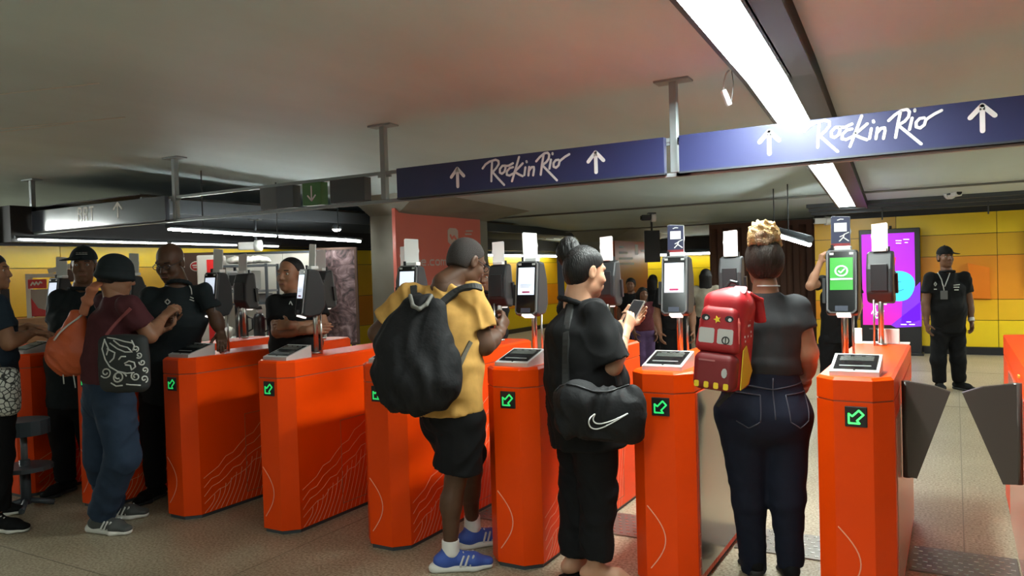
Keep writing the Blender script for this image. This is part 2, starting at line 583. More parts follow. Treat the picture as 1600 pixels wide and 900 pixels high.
def make_cabinet():
    root = empty('turnstile_cabinet')
    body = MB().prism(oct_poly(CW, CF, CL, CC, .012), 0, .03, 1)
    body.prism(oct_poly(CW, CF, CL, CC), .025, .945, 0)
    bo = body.build('body', [RED, STEEL_K], root)
    top = MB()
    pl = oct_poly(CW, CF, CL, CC)
    pi = oct_poly(CW, CF, CL, CC, .012)
    n = 8
    z0, z1, z2 = .952, CH - .012, CH
    V = [(x, y, z0) for x, y in pl] + [(x, y, z1) for x, y in pl] + [(x, y, z2) for x, y in pi]
    Fs = [tuple(range(n)), tuple(range(2 * n, 3 * n))]
    for k in (0, n):
        Fs += [(k + i, k + (i + 1) % n, k + n + (i + 1) % n, k + n + i) for i in range(n)]
    top.add(V, Fs)
    top.prism(oct_poly(CW, CF, CL, CC, .005), .944, .953, 1)
    top.build('top_cover', [RED, mat('seam_dull_red', (.42, .10, .05), .5)], root)  # duller red of the seams and panel joints
    # display wedge, rising away from the passenger
    wd, d0, d1 = .20, .06, .27
    mb = MB()
    V = []
    for s in (-1, 1):
        V += [(s * wd / 2, d0, CH), (s * wd / 2, d1, CH), (s * wd / 2, d1, CH + .075), (s * wd / 2, d0, CH + .02)]
    mb.add(V, [(0, 1, 2, 3), (7, 6, 5, 4), (0, 4, 5, 1), (1, 5, 6, 2), (2, 6, 7, 3), (3, 7, 4, 0)])
    dis = mb.build('display_housing', SILVER, root)
    ang = math.atan2(.055, d1 - d0)
    M = Matrix.Translation((0, (d0 + d1) / 2, CH + .0475)) @ Matrix.Rotation(ang, 4, 'X')
    MB().prism([(-.086, -.082), (.086, -.082), (.086, .085), (-.086, .085)], 0, .004, 0, M).build('display_glass', GLASSK, dis)
    mb = MB()
    mb.prism([(-.07, .01), (.07, .01), (.07, .06), (-.07, .06)], .004, .0055, 0, M)
    mb.build('display_window', mat('dim_screen', (.05, .055, .05), .25, emit=.05), dis)
    mb = MB().ribbon([(-.06, -.05), (.06, -.05)], .012, M @ Matrix.Translation((0, 0, .004)), .0012)
    for k in range(3):
        mb.ribbon([(-.055 + k * .045, .067), (-.03 + k * .045, .067)], .005, M @ Matrix.Translation((0, 0, .004)), .0012)
    mb.build('display_text', GREY, dis)['kind'] = 'stuff'
    MB().prism([(-.004, -.093), (.004, -.093), (.004, -.087), (-.004, -.087)], 0, .003, 0, M).build('display_screw', BLACK, dis)
    # LED arrow plate
    a = MB().box((.012, -.003, .885), (.088, .008, .088), None, 0, .003).build('arrow_plate', BLACK, root)
    M2 = FRONT((.012, -.0075, .885))
    mb = MB()
    mb.ribbon([(-.028, .012), (-.028, -.028), (.014, -.028), (.004, -.016), (.03, .010), (.012, .028), (-.014, .002), (-.028, .012)], .0075, M2)
    mb.build('led_arrow', LED, a)
    # printed contour lines
    mb = MB()
    pts = [(-.075 + .105 * math.sin(t) * (1 - .15 * t / 3), .40 - .30 * t / 3.0) for t in [3.0 * i / 14 for i in range(15)]]
    mb.ribbon([(x * .9 + .0, z) for x, z in pts], .005, FRONT((0, -.0005, 0)), .001)
    mb.build('front_line', LINE, root)
    for s, nm in ((1, 'side_lines'), (-1, 'side_lines')):
        M3 = frame((s * CW / 2, 0, 0), (0, 1, 0), (0, 0, 1)) if s > 0 else frame((s * CW / 2, 0, 0), (0, -1, 0), (0, 0, 1))
        mb = MB()
        M3 = M3 @ Matrix.Translation((0, 0, .0003))
        for k in range(26):
            x0 = .10 + k * .042
            h = .10 + .026 * k
            p = []
            for i in range(9):
                t = i / 8
                x = x0 + .05 * math.sin(t * 2.6) + t * t * (.055 + .004 * k)
                p.append(((x if s > 0 else -x), .03 + h * t))
            mb.ribbon(p, .0045 if k < 8 else .003, M3, .0006)
        for j in range(4):
            p = []
            for i in range(18):
                x = .10 + i * .06
                p.append(((x if s > 0 else -x), min(.9, .10 + .05 * j + .42 * (x - .1) * (1 + .12 * j) + .012 * math.sin(x * 40 + j))))
            mb.ribbon(p, .0035, M3, .0006)
        mb.build(nm, LINE, root)
    # lower access panel joint on each side
    for s in (1, -1):
        mb = MB()
        X = s * (CW / 2 + .0008)
        for (ya, za, yb_, zb) in [(.45, .08, 1.2, .08), (.45, .08, .45, .62), (1.2, .08, 1.2, .62), (.45, .62, 1.2, .62)]:
            mb.box((X, (ya + yb_) / 2, (za + zb) / 2), (.0015, abs(yb_ - ya) + .004, abs(zb - za) + .004))
        mb.build('panel_joint', MATS['seam_dull_red'], root)
    return root


def make_validator():
    """a ticket terminal on a thin pole; the screen faces -Y"""
    root = empty('ticket_validator')
    MB().tube([(0, .05, 0), (0, .05, .40)], .0155, 12).build('pole', STEEL, root)
    MB().tube([(0, .05, 0), (0, .05, .012)], .03, 14).build('pole_foot', STEEL, root)
    MB().tube([(.034, .075, .0), (.034, .075, .27)], .006, 8).build('cable_rod', STEEL, root)
    mb = MB()
    # body in profile (y, z) extruded along x
    prof = [(-.055, .255), (-.012, .243), (.065, .255), (.10, .31), (.095, .45), (.06, .545), (-.014, .555)]
    w = .142
    n = len(prof)
    V = [(-w / 2, y, z) for y, z in prof] + [(w / 2, y, z) for y, z in prof]
    mb.add(V, [tuple(range(n)), tuple(range(2 * n - 1, n - 1, -1))] + [(i, n + i, n + (i + 1) % n, (i + 1) % n) for i in range(n)])
    bo = mb.build('body', DGREY, root)
    bv = bo.modifiers.new('bevel', 'BEVEL'); bv.width = .012; bv.segments = 2
    # face plate leans back: bottom (-.055,.20) to top (-.012,.535)
    ang = math.atan2(.041, .30)
    M = Matrix.Translation((0, -.0345, .405)) @ Matrix.Rotation(math.pi / 2 - ang, 4, 'X') @ Matrix.Scale(.9, 4, (0, 1, 0))
    r = lambda a, b_, c, d: [(a, b_), (c, b_), (c, d), (a, d)]
    mb = MB().prism([(-.066, -.150), (-.050, -.166), (.050, -.166), (.066, -.150), (.066, .150), (.050, .166), (-.050, .166), (-.066, .150)], 0, .008, 0, M)
    fr = mb.build('face_frame', GREY, root)
    MB().prism([(-.058, -.146), (-.046, -.158), (.046, -.158), (.058, -.146), (.058, .146), (.046, .158), (-.046, .158), (-.058, .146)], .008, .0095, 0, M).build('face_glass', GLASSK, fr)
    sc = MB().prism(r(-.050, -.045, .050, .125), .0095, .0105, 0, M).build('screen', SCRW, root)
    sc['keep'] = 1
    mb = MB().prism(r(-.028, -.155, .028, -.128), .0095, .012, 0, M)
    mb.build('reader_slot', mat('reader_blue', (.05, .06, .09), .3), root)
    MB().box((.008, -.045, .247), (.06, .045, .01), Matrix.Rotation(-.35, 3, 'X')).build('tray_light', GLOW, root)
    MB().prism(r(-.085, -.11, -.071, .02), -.03, .0, 0, M).build('side_reader', BLACK, root)
    mb = MB()
    for x in (-.043, .043):
        mb.prism(r(x - .009, .140, x + .009, .152), .0095, .011, 0, M)
    mb.build('sensor', SILVER, root)
    MB().box((.0, .100, .40), (.09, .012, .16), None, 0, .004).build('rear_cover', BLACK, root)
    MB().box((-.045, .02, .565), (.012, .012, .03)).build('antenna_nub', BLACK, root)
    # card holder and card
    h = MB().box((0, .045, .562), (.075, .05, .022), None, 0, .004).build('card_holder', WHITE, root)
    return root


def make_card(front):
    """tall cut-out card above the terminal (its printed side faces -Y)"""
    root = empty('card')
    outline = [(-.043, 0), (.043, 0), (.043, .10), (.047, .125), (.043, .150), (.043, .225), (-.036, .235), (-.043, .225)]
    M = FRONT((0, .0, 0))
    c = MB().prism(outline, -.004, .004, 0, M).build('card_sheet', CARDW, root)
    if front:
        MB().prism([(-.0425, .002), (.0425, .002), (.0425, .045), (-.0425, .045)], .004, .0052, 0, M).build('card_print', MAROON, c)
        MB().prism([(-.0425, .045), (.0425, .045), (.0425, .223), (-.036, .233), (-.0425, .223)], .004, .0052, 0, M).build('card_print', NAVY, c)
        MB().prism([(-.028, .125), (.028, .125), (.028, .185), (-.028, .185)], .0052, .006, 0, M).build('card_patch', CARDW, c)
        MB().ribbon([(-.012, .205), (0, .211), (.012, .209)], .006, M @ Matrix.Translation((0, 0, .005))).build('card_mark', CARDW, c)
        mb = MB()
        for (a, b_) in [((-.005, .06), (.012, .085)), ((.012, .085), (.035, .06)), ((.012, .085), (.016, .105)), ((.016, .105), (.036, .118)), ((.014, .10), (-.002, .09))]:
            mb.ribbon([a, b_], .006, M @ Matrix.Translation((0, 0, .005)))
        mb.build('card_figure', CARDW, c)
        MB().ribbon([(-.03, .02), (.03, .02)], .006, M @ Matrix.Translation((0, 0, .0052)), .001).build('card_line', mat('pale_pink', (.7, .3, .3), .5), c)
    return root


def screen_marks(v, kind):
    scr = [c for c in v.children if c.name.startswith('screen')][0]
    ang = math.atan2(.041, .30)
    M = Matrix.Translation((0, -.0345, .405)) @ Matrix.Rotation(math.pi / 2 - ang, 4, 'X') @ Matrix.Scale(.9, 4, (0, 1, 0)) @ Matrix.Translation((0, 0, .0105))
    if kind == 'green':
        scr.data = scr.data.copy()
        scr.data.materials[0] = SCRG
        mb = MB()
        circ = [(.026 * math.cos(k * math.pi / 10), .055 + .026 * math.sin(k * math.pi / 10)) for k in range(21)]
        mb.ribbon(circ, .007, M)
        mb.ribbon([(-.011, .054), (-.003, .045), (.013, .064)], .006, M)
        mb.ribbon([(-.045, .012), (.045, .012)], .008, M)
        mb.build('screen_mark', SCRW, scr)
    else:
        mb = MB()
        mb.ribbon([(-.035, .02), (.035, .02)], .004, M, .0008)
        mb.ribbon([(-.035, .012), (.03, .012)], .004, M, .0008)
        mb.ribbon([(-.035, .004), (.02, .004)], .004, M, .0008)
        mb.build('screen_text', mat('screen_grey', (.45, .5, .6), .3, emit=.3), scr)
        MB().ribbon([(-.02, -.028), (.02, -.028)], .010, M, .0008).build('screen_button', PINK, scr)


CX = [-6.84, -6.04, -5.23, -4.43, -3.615, -2.83, -2.03, -1.235, -.388]
CY = [2.95, 3.02, 3.10, 3.20, 3.27, 3.34, 3.42, 3.50, 3.56]
cab_lab = ['red turnstile cabinet farthest left, by the left edge behind the stool',
           'red turnstile cabinet second from the left, with papers lying on it',
           'red turnstile cabinet right behind the man in the maroon shirt',
           'red turnstile cabinet standing beside the black and white patterned bag',
           'red turnstile cabinet whose whole right side shows a sharp shadow',
           'red turnstile cabinet half hidden by the black backpack of the man in shorts',
           'red turnstile cabinet between the man in shorts and the woman in black',
           'red turnstile cabinet with a steel side, between the woman in black and the red backpack',
           'red turnstile cabinet under the green screen, right of the woman in jeans']
cab0 = make_cabinet()
val0 = make_validator()
cardF, cardB = make_card(True), make_card(False)
vn = ['far left edge', 'second cabinet from the left', 'third cabinet from the left']
vlab_f = ['black ticket terminal at the left edge beside the person cut off by the frame',
          'black ticket terminal left of the man in the black cap',
          'black ticket terminal hidden behind the man in the maroon shirt',
          'black ticket terminal with a lit screen right of the bald staff man',
          'black ticket terminal seen edge on in front of the staff man with crossed arms',
          'black ticket terminal behind the shoulder of the man with the black backpack',
          'black ticket terminal with a white screen between the ochre shirt and the woman in black',
          'black ticket terminal with a white screen left of the red backpack',
          'black ticket terminal showing a green screen with a tick']
vlab_b = ['rear black ticket terminal on the cabinet at the left edge',
          'rear black ticket terminal on the cabinet with papers',
          'rear black ticket terminal left of the staff man with crossed arms',
          'rear black ticket terminal in front of the stone mural',
          'rear black ticket terminal behind the head of the man in the ochre shirt',
          'rear black ticket terminal just right of the ochre shirt sleeve',
          'rear black ticket terminal in front of the face of the woman in black',
          'rear black ticket terminal left of the blond hair bun',
          'rear black ticket terminal in front of the purple advertising screen']
cabs = []
for i, (x, y) in enumerate(zip(CX, CY)):
    c = cab0 if i == 0 else copy_tree(cab0)
    c.location = (x, y, 0)
    tag(c, cab_lab[i], 'turnstile', 'red turnstile cabinets in a row')
    cabs.append(c)
for _p in cabs[8].children_recursive:
    if _p.name.startswith('led_arrow'):
        _p.data = _p.data.copy()
        _p.data.materials[0] = mat('bright_green_led', (.05, .95, .2), .4, emit=1.4, emit_col=(.08, .95, .15))
for i, (x, y) in enumerate(zip(CX, CY)):
    v = copy_tree(val0)
    yaw = [-.0, 0, .0, -.02, -.45, .1, .05, .05, 0][i]
    v.location = (x + [0, 0, -.02, -.02, -.03, -.03, -.05, -.02, -.075][i], y + .38, CH + .0005)
    v.rotation_euler = (0, 0, yaw)
    tag(v, vlab_f[i], 'ticket terminal', 'ticket terminals facing the passengers')
    screen_marks(v, 'green' if i == 8 else 'white')
    k = copy_tree(cardF if i >= 7 else cardB, v)
    k.location = (-.01, .045, .555)
    k.scale = (1, 1, .70)
    k.rotation_euler = (-.06, 0, 0 if i >= 7 else [.2, .5, .2, .1, .1, .5, .75, 0, 0][i])
    b_ = copy_tree(val0)
    b_.location = (x + [-.03, -.03, -.03, -.03, -.03, -.03, -.02, .0, .01][i], y + 1.47, CH + .0005)
    b_.rotation_euler = (0, 0, math.pi + [.2, .1, .1, .05, .1, .1, .05, .05, -.05][i])
    tag(b_, vlab_b[i], 'ticket terminal', 'ticket terminals facing away from the passengers')
    k = copy_tree(cardB, b_)
    k.location = (.0, .045, .555)
    k.scale = (1, 1, .70)
    k.rotation_euler = (.05, 0, [.3, .3, .0, .55, .4, .5, .35, .1, .0][i])
for r_ in (val0, cardF, cardB):
    for ch in list(r_.children_recursive):
        bpy.data.objects.remove(ch)
    bpy.data.objects.remove(r_)
# steel side on the eighth cabinet, pale edge on the ninth
SSIDE = mat('steel_side', (.42, .36, .32), .22, .85)
for ci in (7,):
    MB().box((CW / 2 + .003, .79, .50), (.006, 1.36, .88)).build('steel_side_panel', SSIDE, cabs[ci])
MB().box((CW / 2 + .002, .80, .46), (.004, 1.3, .80)).build('side_panel', mat('pale_side', (.62, .42, .34), .25, .2), cabs[8])
# right-hand gate cabinet at the frame edge: a lower wide body whose glossy side has its pink reflection put into the colour
g = empty('gate_cabinet', (.52, 3.95, 0), 0, 'orange red gate cabinet cut by the right edge of the frame', 'turnstile')
PG = mat('pink_reflection_panel', (.62, .13, .075), .22, .0, coat=.5)
MB().prism(oct_poly(.52, .40, 1.9, .05), .03, .92, 0).build('body', RED, g)
MB().prism(oct_poly(.52, .40, 1.9, .05, .0), .928, 1.05, 0).build('top_cover', RED, g)
MB().prism(oct_poly(.52, .40, 1.9, .05, .01), .0, .03, 0).build('plinth', STEEL_K, g)
MB().prism(oct_poly(.52, .40, 1.9, .05, .006), .918, .93, 0).build('seam', MATS['seam_dull_red'], g)
MB().box((.0, 1.2, 1.055), (.30, .7, .012), None, 0, .003).build('top_hatch', mat('dull_orange', (.5, .12, .012), .4), g)
MB().box((-.263, .7, .47), (.006, 1.1, .86)).build('side_panel', PG, g)
MB().box((-.268, .35, .985), (.008, .06, .012)).build('side_label', mat('amber', (.8, .4, .05), .4), g)

# glass-like brown flaps closing the last passage
FLAP = mat('brown_flap', (.068, .050, .045), .3, .0, coat=.25)


def flap(label, pts, Y):
    pts = [(p[0], p[1]) for p in pts]
    cx, cz = sum(p[0] for p in pts) / len(pts), sum(p[1] for p in pts) / len(pts)
    e = empty('gate_flap', (pts[0][0], Y, pts[0][1]), 0, label, 'gate flap', 'flaps of the open passage')
    M = FRONT((-pts[0][0], 0, -pts[0][1]))
    ins = [(cx + (x - cx) * .985, cz + (z - cz) * .985) for x, z in pts]
    mb = MB()
    n = len(pts)
    for (yy, a, b_) in ((1, -.018, .018),):
        mb.prism(pts, -.014, .014, 0, M)
        mb.prism(ins, -.018, .018, 0, M)
    mb.build('panel', FLAP, e)
    hx = pts[0][0]
    zs = [p[1] for p in pts if abs(p[0] - hx) < .05]
    MB().tube([(0, 0, min(zs) - pts[0][1]), (0, 0, max(zs) - pts[0][1])], .019, 10).build('hinge', FLAP, e)
    return e


flap('brown swing flap joined to the cabinet under the green screen', [(-.207, .985), (-.207, .54), (-.167, .534), (-.026, .945), (-.09, .968)], 4.0)
flap('brown swing flap joined to the gate cabinet at the right edge', [(.228, .995), (.10, .975), (.019, .943), (.169, .545), (.228, .55)], 4.0)

# metal tread plates across the passages
TP = mat('tread_plate', (.22, .20, .18), .38, .7)
for i in range(len(CX)):
    x0 = CX[i] + CW / 2 + .01
    x1 = (CX[i + 1] - CW / 2 - .01) if i + 1 < len(CX) else .25
    y0 = CY[i] + .70
    e = empty('tread_plate', ((x0 + x1) / 2, y0 + .18, 0), 0,
              'metal tread plate on the floor right of the ' + ['leftmost red cabinet', 'second red cabinet from the left', 'third red cabinet from the left', 'fourth red cabinet from the left', 'fifth red cabinet from the left', 'cabinet behind the black backpack', 'cabinet left of the woman in black', 'cabinet with the steel side', 'cabinet under the green screen'][i],
              'tread plate', 'tread plates between the cabinets')
    MB().box((0, 0, .004), (x1 - x0, .37, .008)).build('plate', TP, e)
    mb = MB()
    for a in range(10):
        for c in range(7):
            sx = (a - 4.5) * (x1 - x0) / 10.5 + (.01 if c % 2 else -.01)
            sy = (c - 3) * .05
            mb.prism([(sx - .010, sy - .004), (sx + .010, sy - .004), (sx + .010, sy + .004), (sx - .010, sy + .004)], .008, .0105)
    st = mb.build('stud', mat('stud_steel', (.55, .53, .5), .25, .9), e)
    st['kind'] = 'stuff'

# white boxes at the back of the last cabinet
w = empty('sign_holder', (CX[8] - .02, CY[8] + 1.54, CH + .0005), 0, 'pair of small white acrylic stands on the cabinet under the green screen', 'sign stand')
MB().box((-.11, 0, .045), (.045, .03, .09), None, 0, .004).build('stand', WHITE, w)
MB().box((.06, -.02, .045), (.115, .03, .09), None, 0, .004).build('stand', WHITE, w)
MB().box((.02, .0, .004), (.30, .06, .008)).build('stand_base', WHITE, w)
# papers on the second cabinet
for k, (dx, dz, m_, lab, sc) in enumerate([(0, 0, CARDW, 'white leaflet stack on the second cabinet from the left', 1), (-.03, .035, mat('red_leaflet', (.55, .03, .03), .5), 'red leaflet stack lying on the white leaflets', .8)]):
    o = MB().box((0, 0, .013), (.24 * sc, .34 * sc, .026), None, 0, .002)
    for q_ in range(3):
        o.box((.004 * (q_ - 1), .003, .028 + q_ * .002), (.236 * sc, .33 * sc, .0018), None, 0)
    o = o.build('leaflet_stack', m_, None, (CX[1] - .0 + dx, CY[1] + .78, CH + dz + .001))
    o.rotation_euler = (0, 0, .12 + .2 * k)
    tag(o, lab, 'leaflets')

# ================================================================== overhead sign frame
SY = 5.05
BLUE = mat('navy_sign', (.022, .028, .105), .42, .0, spec=.6)
SW = mat('sign_white', (.8, .8, .82), .45)
sf = empty('sign_gantry', (-4.11, SY, 2.8), 0, 'grey metal frame of posts and two rails hung from the ceiling', 'sign frame')
hx = [-1.62, -4.11, -6.80, -9.40]
for x in hx:
    X = x + 4.11
    p_ = MB().box((X, 0, -.31), (.05, .05, .62), None, 0, .004).build('post', STEEL_D, sf)
    MB().box((X, 0, -.008), (.24, .12, .016), None, 0, .003).build('ceiling_plate', STEEL_D, p_)
    mb = MB()
    for s in (-1, 1):
        mb.box((X + s * .045, .0, -.42), (.04, .02, .03))
    mb.build('bracket', STEEL_D, p_)
for z in (2.40, 2.165):
    MB().box((-1.35, .0, z - 2.8), (8.0 - .1, .035, .028), None, 0, .003).build('rail', STEEL_D, sf)
    MB().box((4.0, .0, z - 2.8), (3.0, .035, .028), None, 0, .003).build('rail', STEEL_D, sf)
RIR = [[(500, 275), (515, 258), (535, 246), (565, 238), (579, 243), (580, 256), (568, 272), (549, 290), (575, 316), (603, 342)], [(548, 243), (544, 285), (541, 328)],
       [(612, 262), (597, 263), (585, 276), (584, 291), (594, 296), (606, 288), (612, 272), (610, 264), (628, 262), (648, 252)],
       [(648, 268), (632, 272), (618, 286), (617, 300), (630, 303), (648, 294)], [(678, 226), (660, 275), (641, 326)], [(694, 252), (672, 272), (654, 287), (676, 298), (692, 304)],
       [(706, 268), (700, 300)], [(712, 243), (713, 247)], [(724, 266), (719, 301)], [(722, 282), (735, 267), (745, 266), (746, 276), (741, 300)],
       [(757, 243), (775, 225), (795, 211), (810, 208), (817, 216), (814, 232), (803, 246), (784, 258), (815, 287), (848, 318)], [(792, 214), (784, 250), (776, 297)],
       [(824, 236), (816, 272)], [(832, 210), (832, 214)], [(858, 236), (845, 238), (835, 250), (835, 264), (846, 268), (858, 258), (862, 243), (870, 236), (887, 224), (906, 214)]]


def lettering(parent, ox, oz, k):
    mb = MB()
    for st in RIR:
        p = [((x - 700) * k * .001, (272 - y - (x - 700) * .105) * k * .001) for x, y in st]
        mb.ribbon(p, .0145 * (k / 1.8), FRONT((ox, -.0, oz)), .003)
    mb.build('lettering', SW, parent)


def arrow(parent, ox, oz, s=1.0, up=1, m_=None, name='arrow'):
    mb = MB()
    M = FRONT((ox, 0, oz))
    mb.ribbon([(0, -.068 * s * up), (0, .06 * s * up)], .026 * s, M, .003)
    mb.ribbon([(-.058 * s, .004 * up * s), (0, .066 * s * up), (.058 * s, .004 * up * s)], .026 * s, M, .003)
    mb.build(name, m_ or SW, parent)


def sign(label, x0, x1, z0, z1, m_):
    e = empty('overhead_sign', ((x0 + x1) / 2, SY - .0465, (z0 + z1) / 2), 0, label, 'sign')
    w, h = x1 - x0, z1 - z0
    MB().box((0, .0, 0), (w, .05, h), None, 0, .003).build('panel', m_, e)
    MB().box((0, -.003, -h / 2 + .006), (w, .05, .012)).build('edge_strip', STEEL_K, e)
    t = empty('front', (0, -.0255, 0))
    return e


def Xs(px, py):
    return atY(px, py, SY - .0725)


s1 = sign('long navy sign panel with white lettering between two arrows, left of the lamp strip', -3.93, -1.67, 2.165, 2.415, BLUE)
s2 = sign('navy sign panel with white lettering running out of the frame at right', -1.57, 2.5, 2.165, 2.415, BLUE)
for s_, (lx, ly), k, arr in [(s1, (820, 263), 1.80, [(715, 277), (931, 253)]), (s2, (1360, 203), 1.80, [(1202, 222), (1535, 184)])]:
    c = s_.location
    p = Xs(lx, ly)
    sub = s_
    mbp = Xs(lx, ly)
    holder = [ch for ch in s_.children if ch.name.startswith('panel')][0]
    mb = MB()
    for st in RIR:
        q = [((x - 703) * k * .001, (272 - y - (x - 703) * .105) * k * .001) for x, y in st]
        mb.ribbon(q, .0165, FRONT((p.x - c.x, -.0255, p.z - c.z)), .003)
    mb.build('lettering', SW, s_)
    for (ax, ay) in arr:
        a = Xs(ax, ay)
        mb = MB()
        M = FRONT((a.x - c.x, -.0255, a.z - c.z))
        mb.ribbon([(0, -.072), (0, .062)], .026, M, .003)
        mb.ribbon([(-.058, .006), (0, .068), (.058, .006)], .026, M, .003)
        mb.build('arrow', SW, s_)
BRT = mat('glossy_grey_sign', (.09, .11, .16), .12, .0, coat=.9)
BRTW = mat('glossy_white_letter', (.92, .92, .92), .12, .0, coat=.9)
s3 = sign('grey sign panel reading BRT with an arrow, glaring white at its left', -9.30, -6.88, 2.165, 2.415, BRT)
s4 = sign('grey sign panel cut by the left edge of the frame', -11.6, -9.50, 2.165, 2.415, BRT)
bx = Xs(136, 334)
c = s3.location
BR = {'B': [[(0, 0), (0, 1), (.45, 1), (.58, .88), (.58, .66), (.45, .54), (0, .54)], [(.45, .54), (.62, .4), (.62, .14), (.48, 0), (0, 0)]],
      'R': [[(0, 0), (0, 1), (.45, 1), (.6, .88), (.6, .62), (.45, .5), (0, .5)], [(.35, .5), (.62, 0)]],
      'T': [[(0, 1), (.7, 1)], [(.35, 1), (.35, 0)]]}
mb = MB()
for i, ch in enumerate('BRT'):
    for st in BR[ch]:
        mb.ribbon([(x * .10 + (i - 1.5) * .105, (y - .5) * .135) for x, y in st], .02, FRONT((bx.x - c.x, -.0255, bx.z - c.z)), .003)
mb.build('lettering', BRTW, s3)
ax = Xs(184, 328)
mb = MB()
M = FRONT((ax.x - c.x, -.0255, ax.z - c.z))
mb.ribbon([(0, -.075), (0, .07)], .022, M, .003)
mb.ribbon([(-.07, .01), (0, .075), (.07, .01)], .022, M, .003)
mb.build('arrow', BRTW, s3)
# small boxes between the rails
GRN = mat('green_sign', (.06, .20, .05), .4)
for (xa, xb, lab, m_) in [(407, 432, 'grey blank box between the rails, left of the dark one', mat('slate_box', (.10, .11, .11), .5)), (432, 459, 'dark blank box between the rails left of the green sign', STEEL_K),
                          (473, 502, 'green exit sign with a white down arrow', GRN), (516, 570, 'wide dark box between the rails right of the green sign', mat('slate_dark', (.04, .045, .05), .5))]:
    yy = 310 - (xa - 407) * .08
    a, c2 = atY(xa, yy, SY - .06), atY(xb, yy, SY - .06)
    e = empty('rail_sign', ((a.x + c2.x) / 2, SY - .02, 2.2825), 0, lab, 'sign')
    MB().box((0, 0, 0), (c2.x - a.x, .09, .198), None, 0, .004).build('case', m_, e)
    if m_ is GRN:
        mb = MB()
        M = FRONT((0, -.0455, 0))
        mb.ribbon([(0, .065), (0, -.06)], .014, M, .002)
        mb.ribbon([(-.045, -.015), (0, -.06), (.045, -.015)], .014, M, .002)
        mb.build('arrow', SW, e)

# ================================================================== advertising screen
scr = empty('advertising_screen', (-.93, 14.0, 0), 0, 'tall black totem with a glowing purple advertising screen', 'screen')
sw, sh = .90, 2.06
MB().box((0, .06, sh / 2), (sw, .14, sh), None, 0, .01).build('case', BLACK, scr)
PUR = bpy.data.materials.new('purple_screen')
PUR.use_nodes = True
nt = PUR.node_tree
b = nt.nodes['Principled BSDF']
tc = nt.nodes.new('ShaderNodeTexCoord')
sx = nt.nodes.new('ShaderNodeSeparateXYZ')
nt.links.new(tc.outputs['Object'], sx.inputs[0])
cr = nt.nodes.new('ShaderNodeValToRGB')
ad = nt.nodes.new('ShaderNodeMath'); ad.operation = 'MULTIPLY_ADD'; ad.inputs[1].default_value = .45; ad.inputs[2].default_value = -.02
nt.links.new(sx.outputs['Z'], ad.inputs[0])
ad2 = nt.nodes.new('ShaderNodeMath'); ad2.operation = 'MULTIPLY_ADD'; ad2.inputs[1].default_value = .35
nt.links.new(sx.outputs['X'], ad2.inputs[0]); nt.links.new(ad.outputs[0], ad2.inputs[2])
nt.links.new(ad2.outputs[0], cr.inputs['Fac'])
el = cr.color_ramp.elements
el[0].position = .1; el[0].color = (.62, .01, .34, 1)
el[1].position = .85; el[1].color = (.36, .015, .62, 1)
e3 = el.new(.45); e3.color = (.40, .01, .50, 1)
nt.links.new(cr.outputs['Color'], b.inputs['Base Color'])
nt.links.new(cr.outputs['Color'], b.inputs['Emission Color'])
b.inputs['Emission Strength'].default_value = SCREEN_POWER
pic = MB().box((-.02, -.012, 1.235), (.78, .006, 1.50)).build('screen', PUR, scr)


def em(n, c, s=1.0):
    return mat(n, c, .4, emit=s)


def SP(px, py):
    p = atY(px, py, 13.985)
    return (p.x + .93, p.z)


M = FRONT((0, -.015, 0))
cy_ = SP(1404, 447)
mb = MB().prism([(cy_[0] + .235 * (1 + .05 * math.sin(3 * t)) * math.cos(t), cy_[1] + .26 * (1 + .05 * math.cos(2 * t)) * math.sin(t)) for t in [k * math.pi / 12 for k in range(24)]], .001, .003, 0, M)
mb.build('screen_disc', em('cyan_print', (.05, .62, .80)), pic)
mb = MB().prism([SP(*p) for p in [(1392, 508), (1440, 470), (1440, 510), (1400, 512)]][::1], .0005, .0015, 0, M)
mb.prism([SP(*p) for p in [(1410, 470), (1438, 440), (1438, 500), (1408, 510)]], .0005, .0015, 0, M)
mb.build('screen_shape', em('violet_print', (.16, .02, .55)), pic)
MB().prism([SP(*p) for p in [(1384, 404), (1400, 402), (1397, 424)]], .001, .003, 0, M).build('screen_shape', em('red_print', (.75, .03, .05)), pic)
MB().prism([SP(*p) for p in [(1392, 415), (1402, 428), (1396, 432), (1386, 430), (1384, 416)]], .001, .0035, 0, M).build('screen_shape', em('black_print', (.01, .01, .02), .2), pic)
mb = MB()
for st in [[(1378, 425), (1384, 415)], [(1363, 462), (1370, 492)], [(1366, 492), (1374, 486), (1377, 492), (1370, 497), (1366, 492)], [(1368, 478), (1362, 490)], [(1376, 483), (1381, 486), (1378, 489)]]:
    mb.ribbon([SP(*p) for p in st], .018, M, .004)
for (x, y, w_) in [(1404, 376, 8), (1416, 374, 8), (1404, 380, 7), (1416, 379, 4), (1375, 378, 6), (1425, 507, 8), (1412, 507, 8), (1420, 503, 6)]:
    mb.ribbon([SP(x - w_ / 2, y), SP(x + w_ / 2, y)], .016, M, .004)
mb.build('screen_print', em('white_print', (.8, .75, .85)), pic)
mb = MB()
for st in [[(1393, 444), (1396, 440), (1398, 446), (1402, 441), (1408, 440)], [(1394, 458), (1404, 455), (1412, 452)]]:
    mb.ribbon([SP(*p) for p in st], .012, M, .005)
mb.build('screen_print', em('teal_print', (.02, .2, .35), .6), pic)
MB().box((-.25, -.012, .42), (.14, .004, .02)).build('label', GREY, scr)
MB().box((0, .0, .02), (.96, .3, .04), None, 0, .005).build('foot', BLACK, scr)
for x in (-.05, .02):
    MB().tube([(x, .05, sh), (x, .05, sh + .05)], .02, 8).build('camera_stub', BLACK, scr)
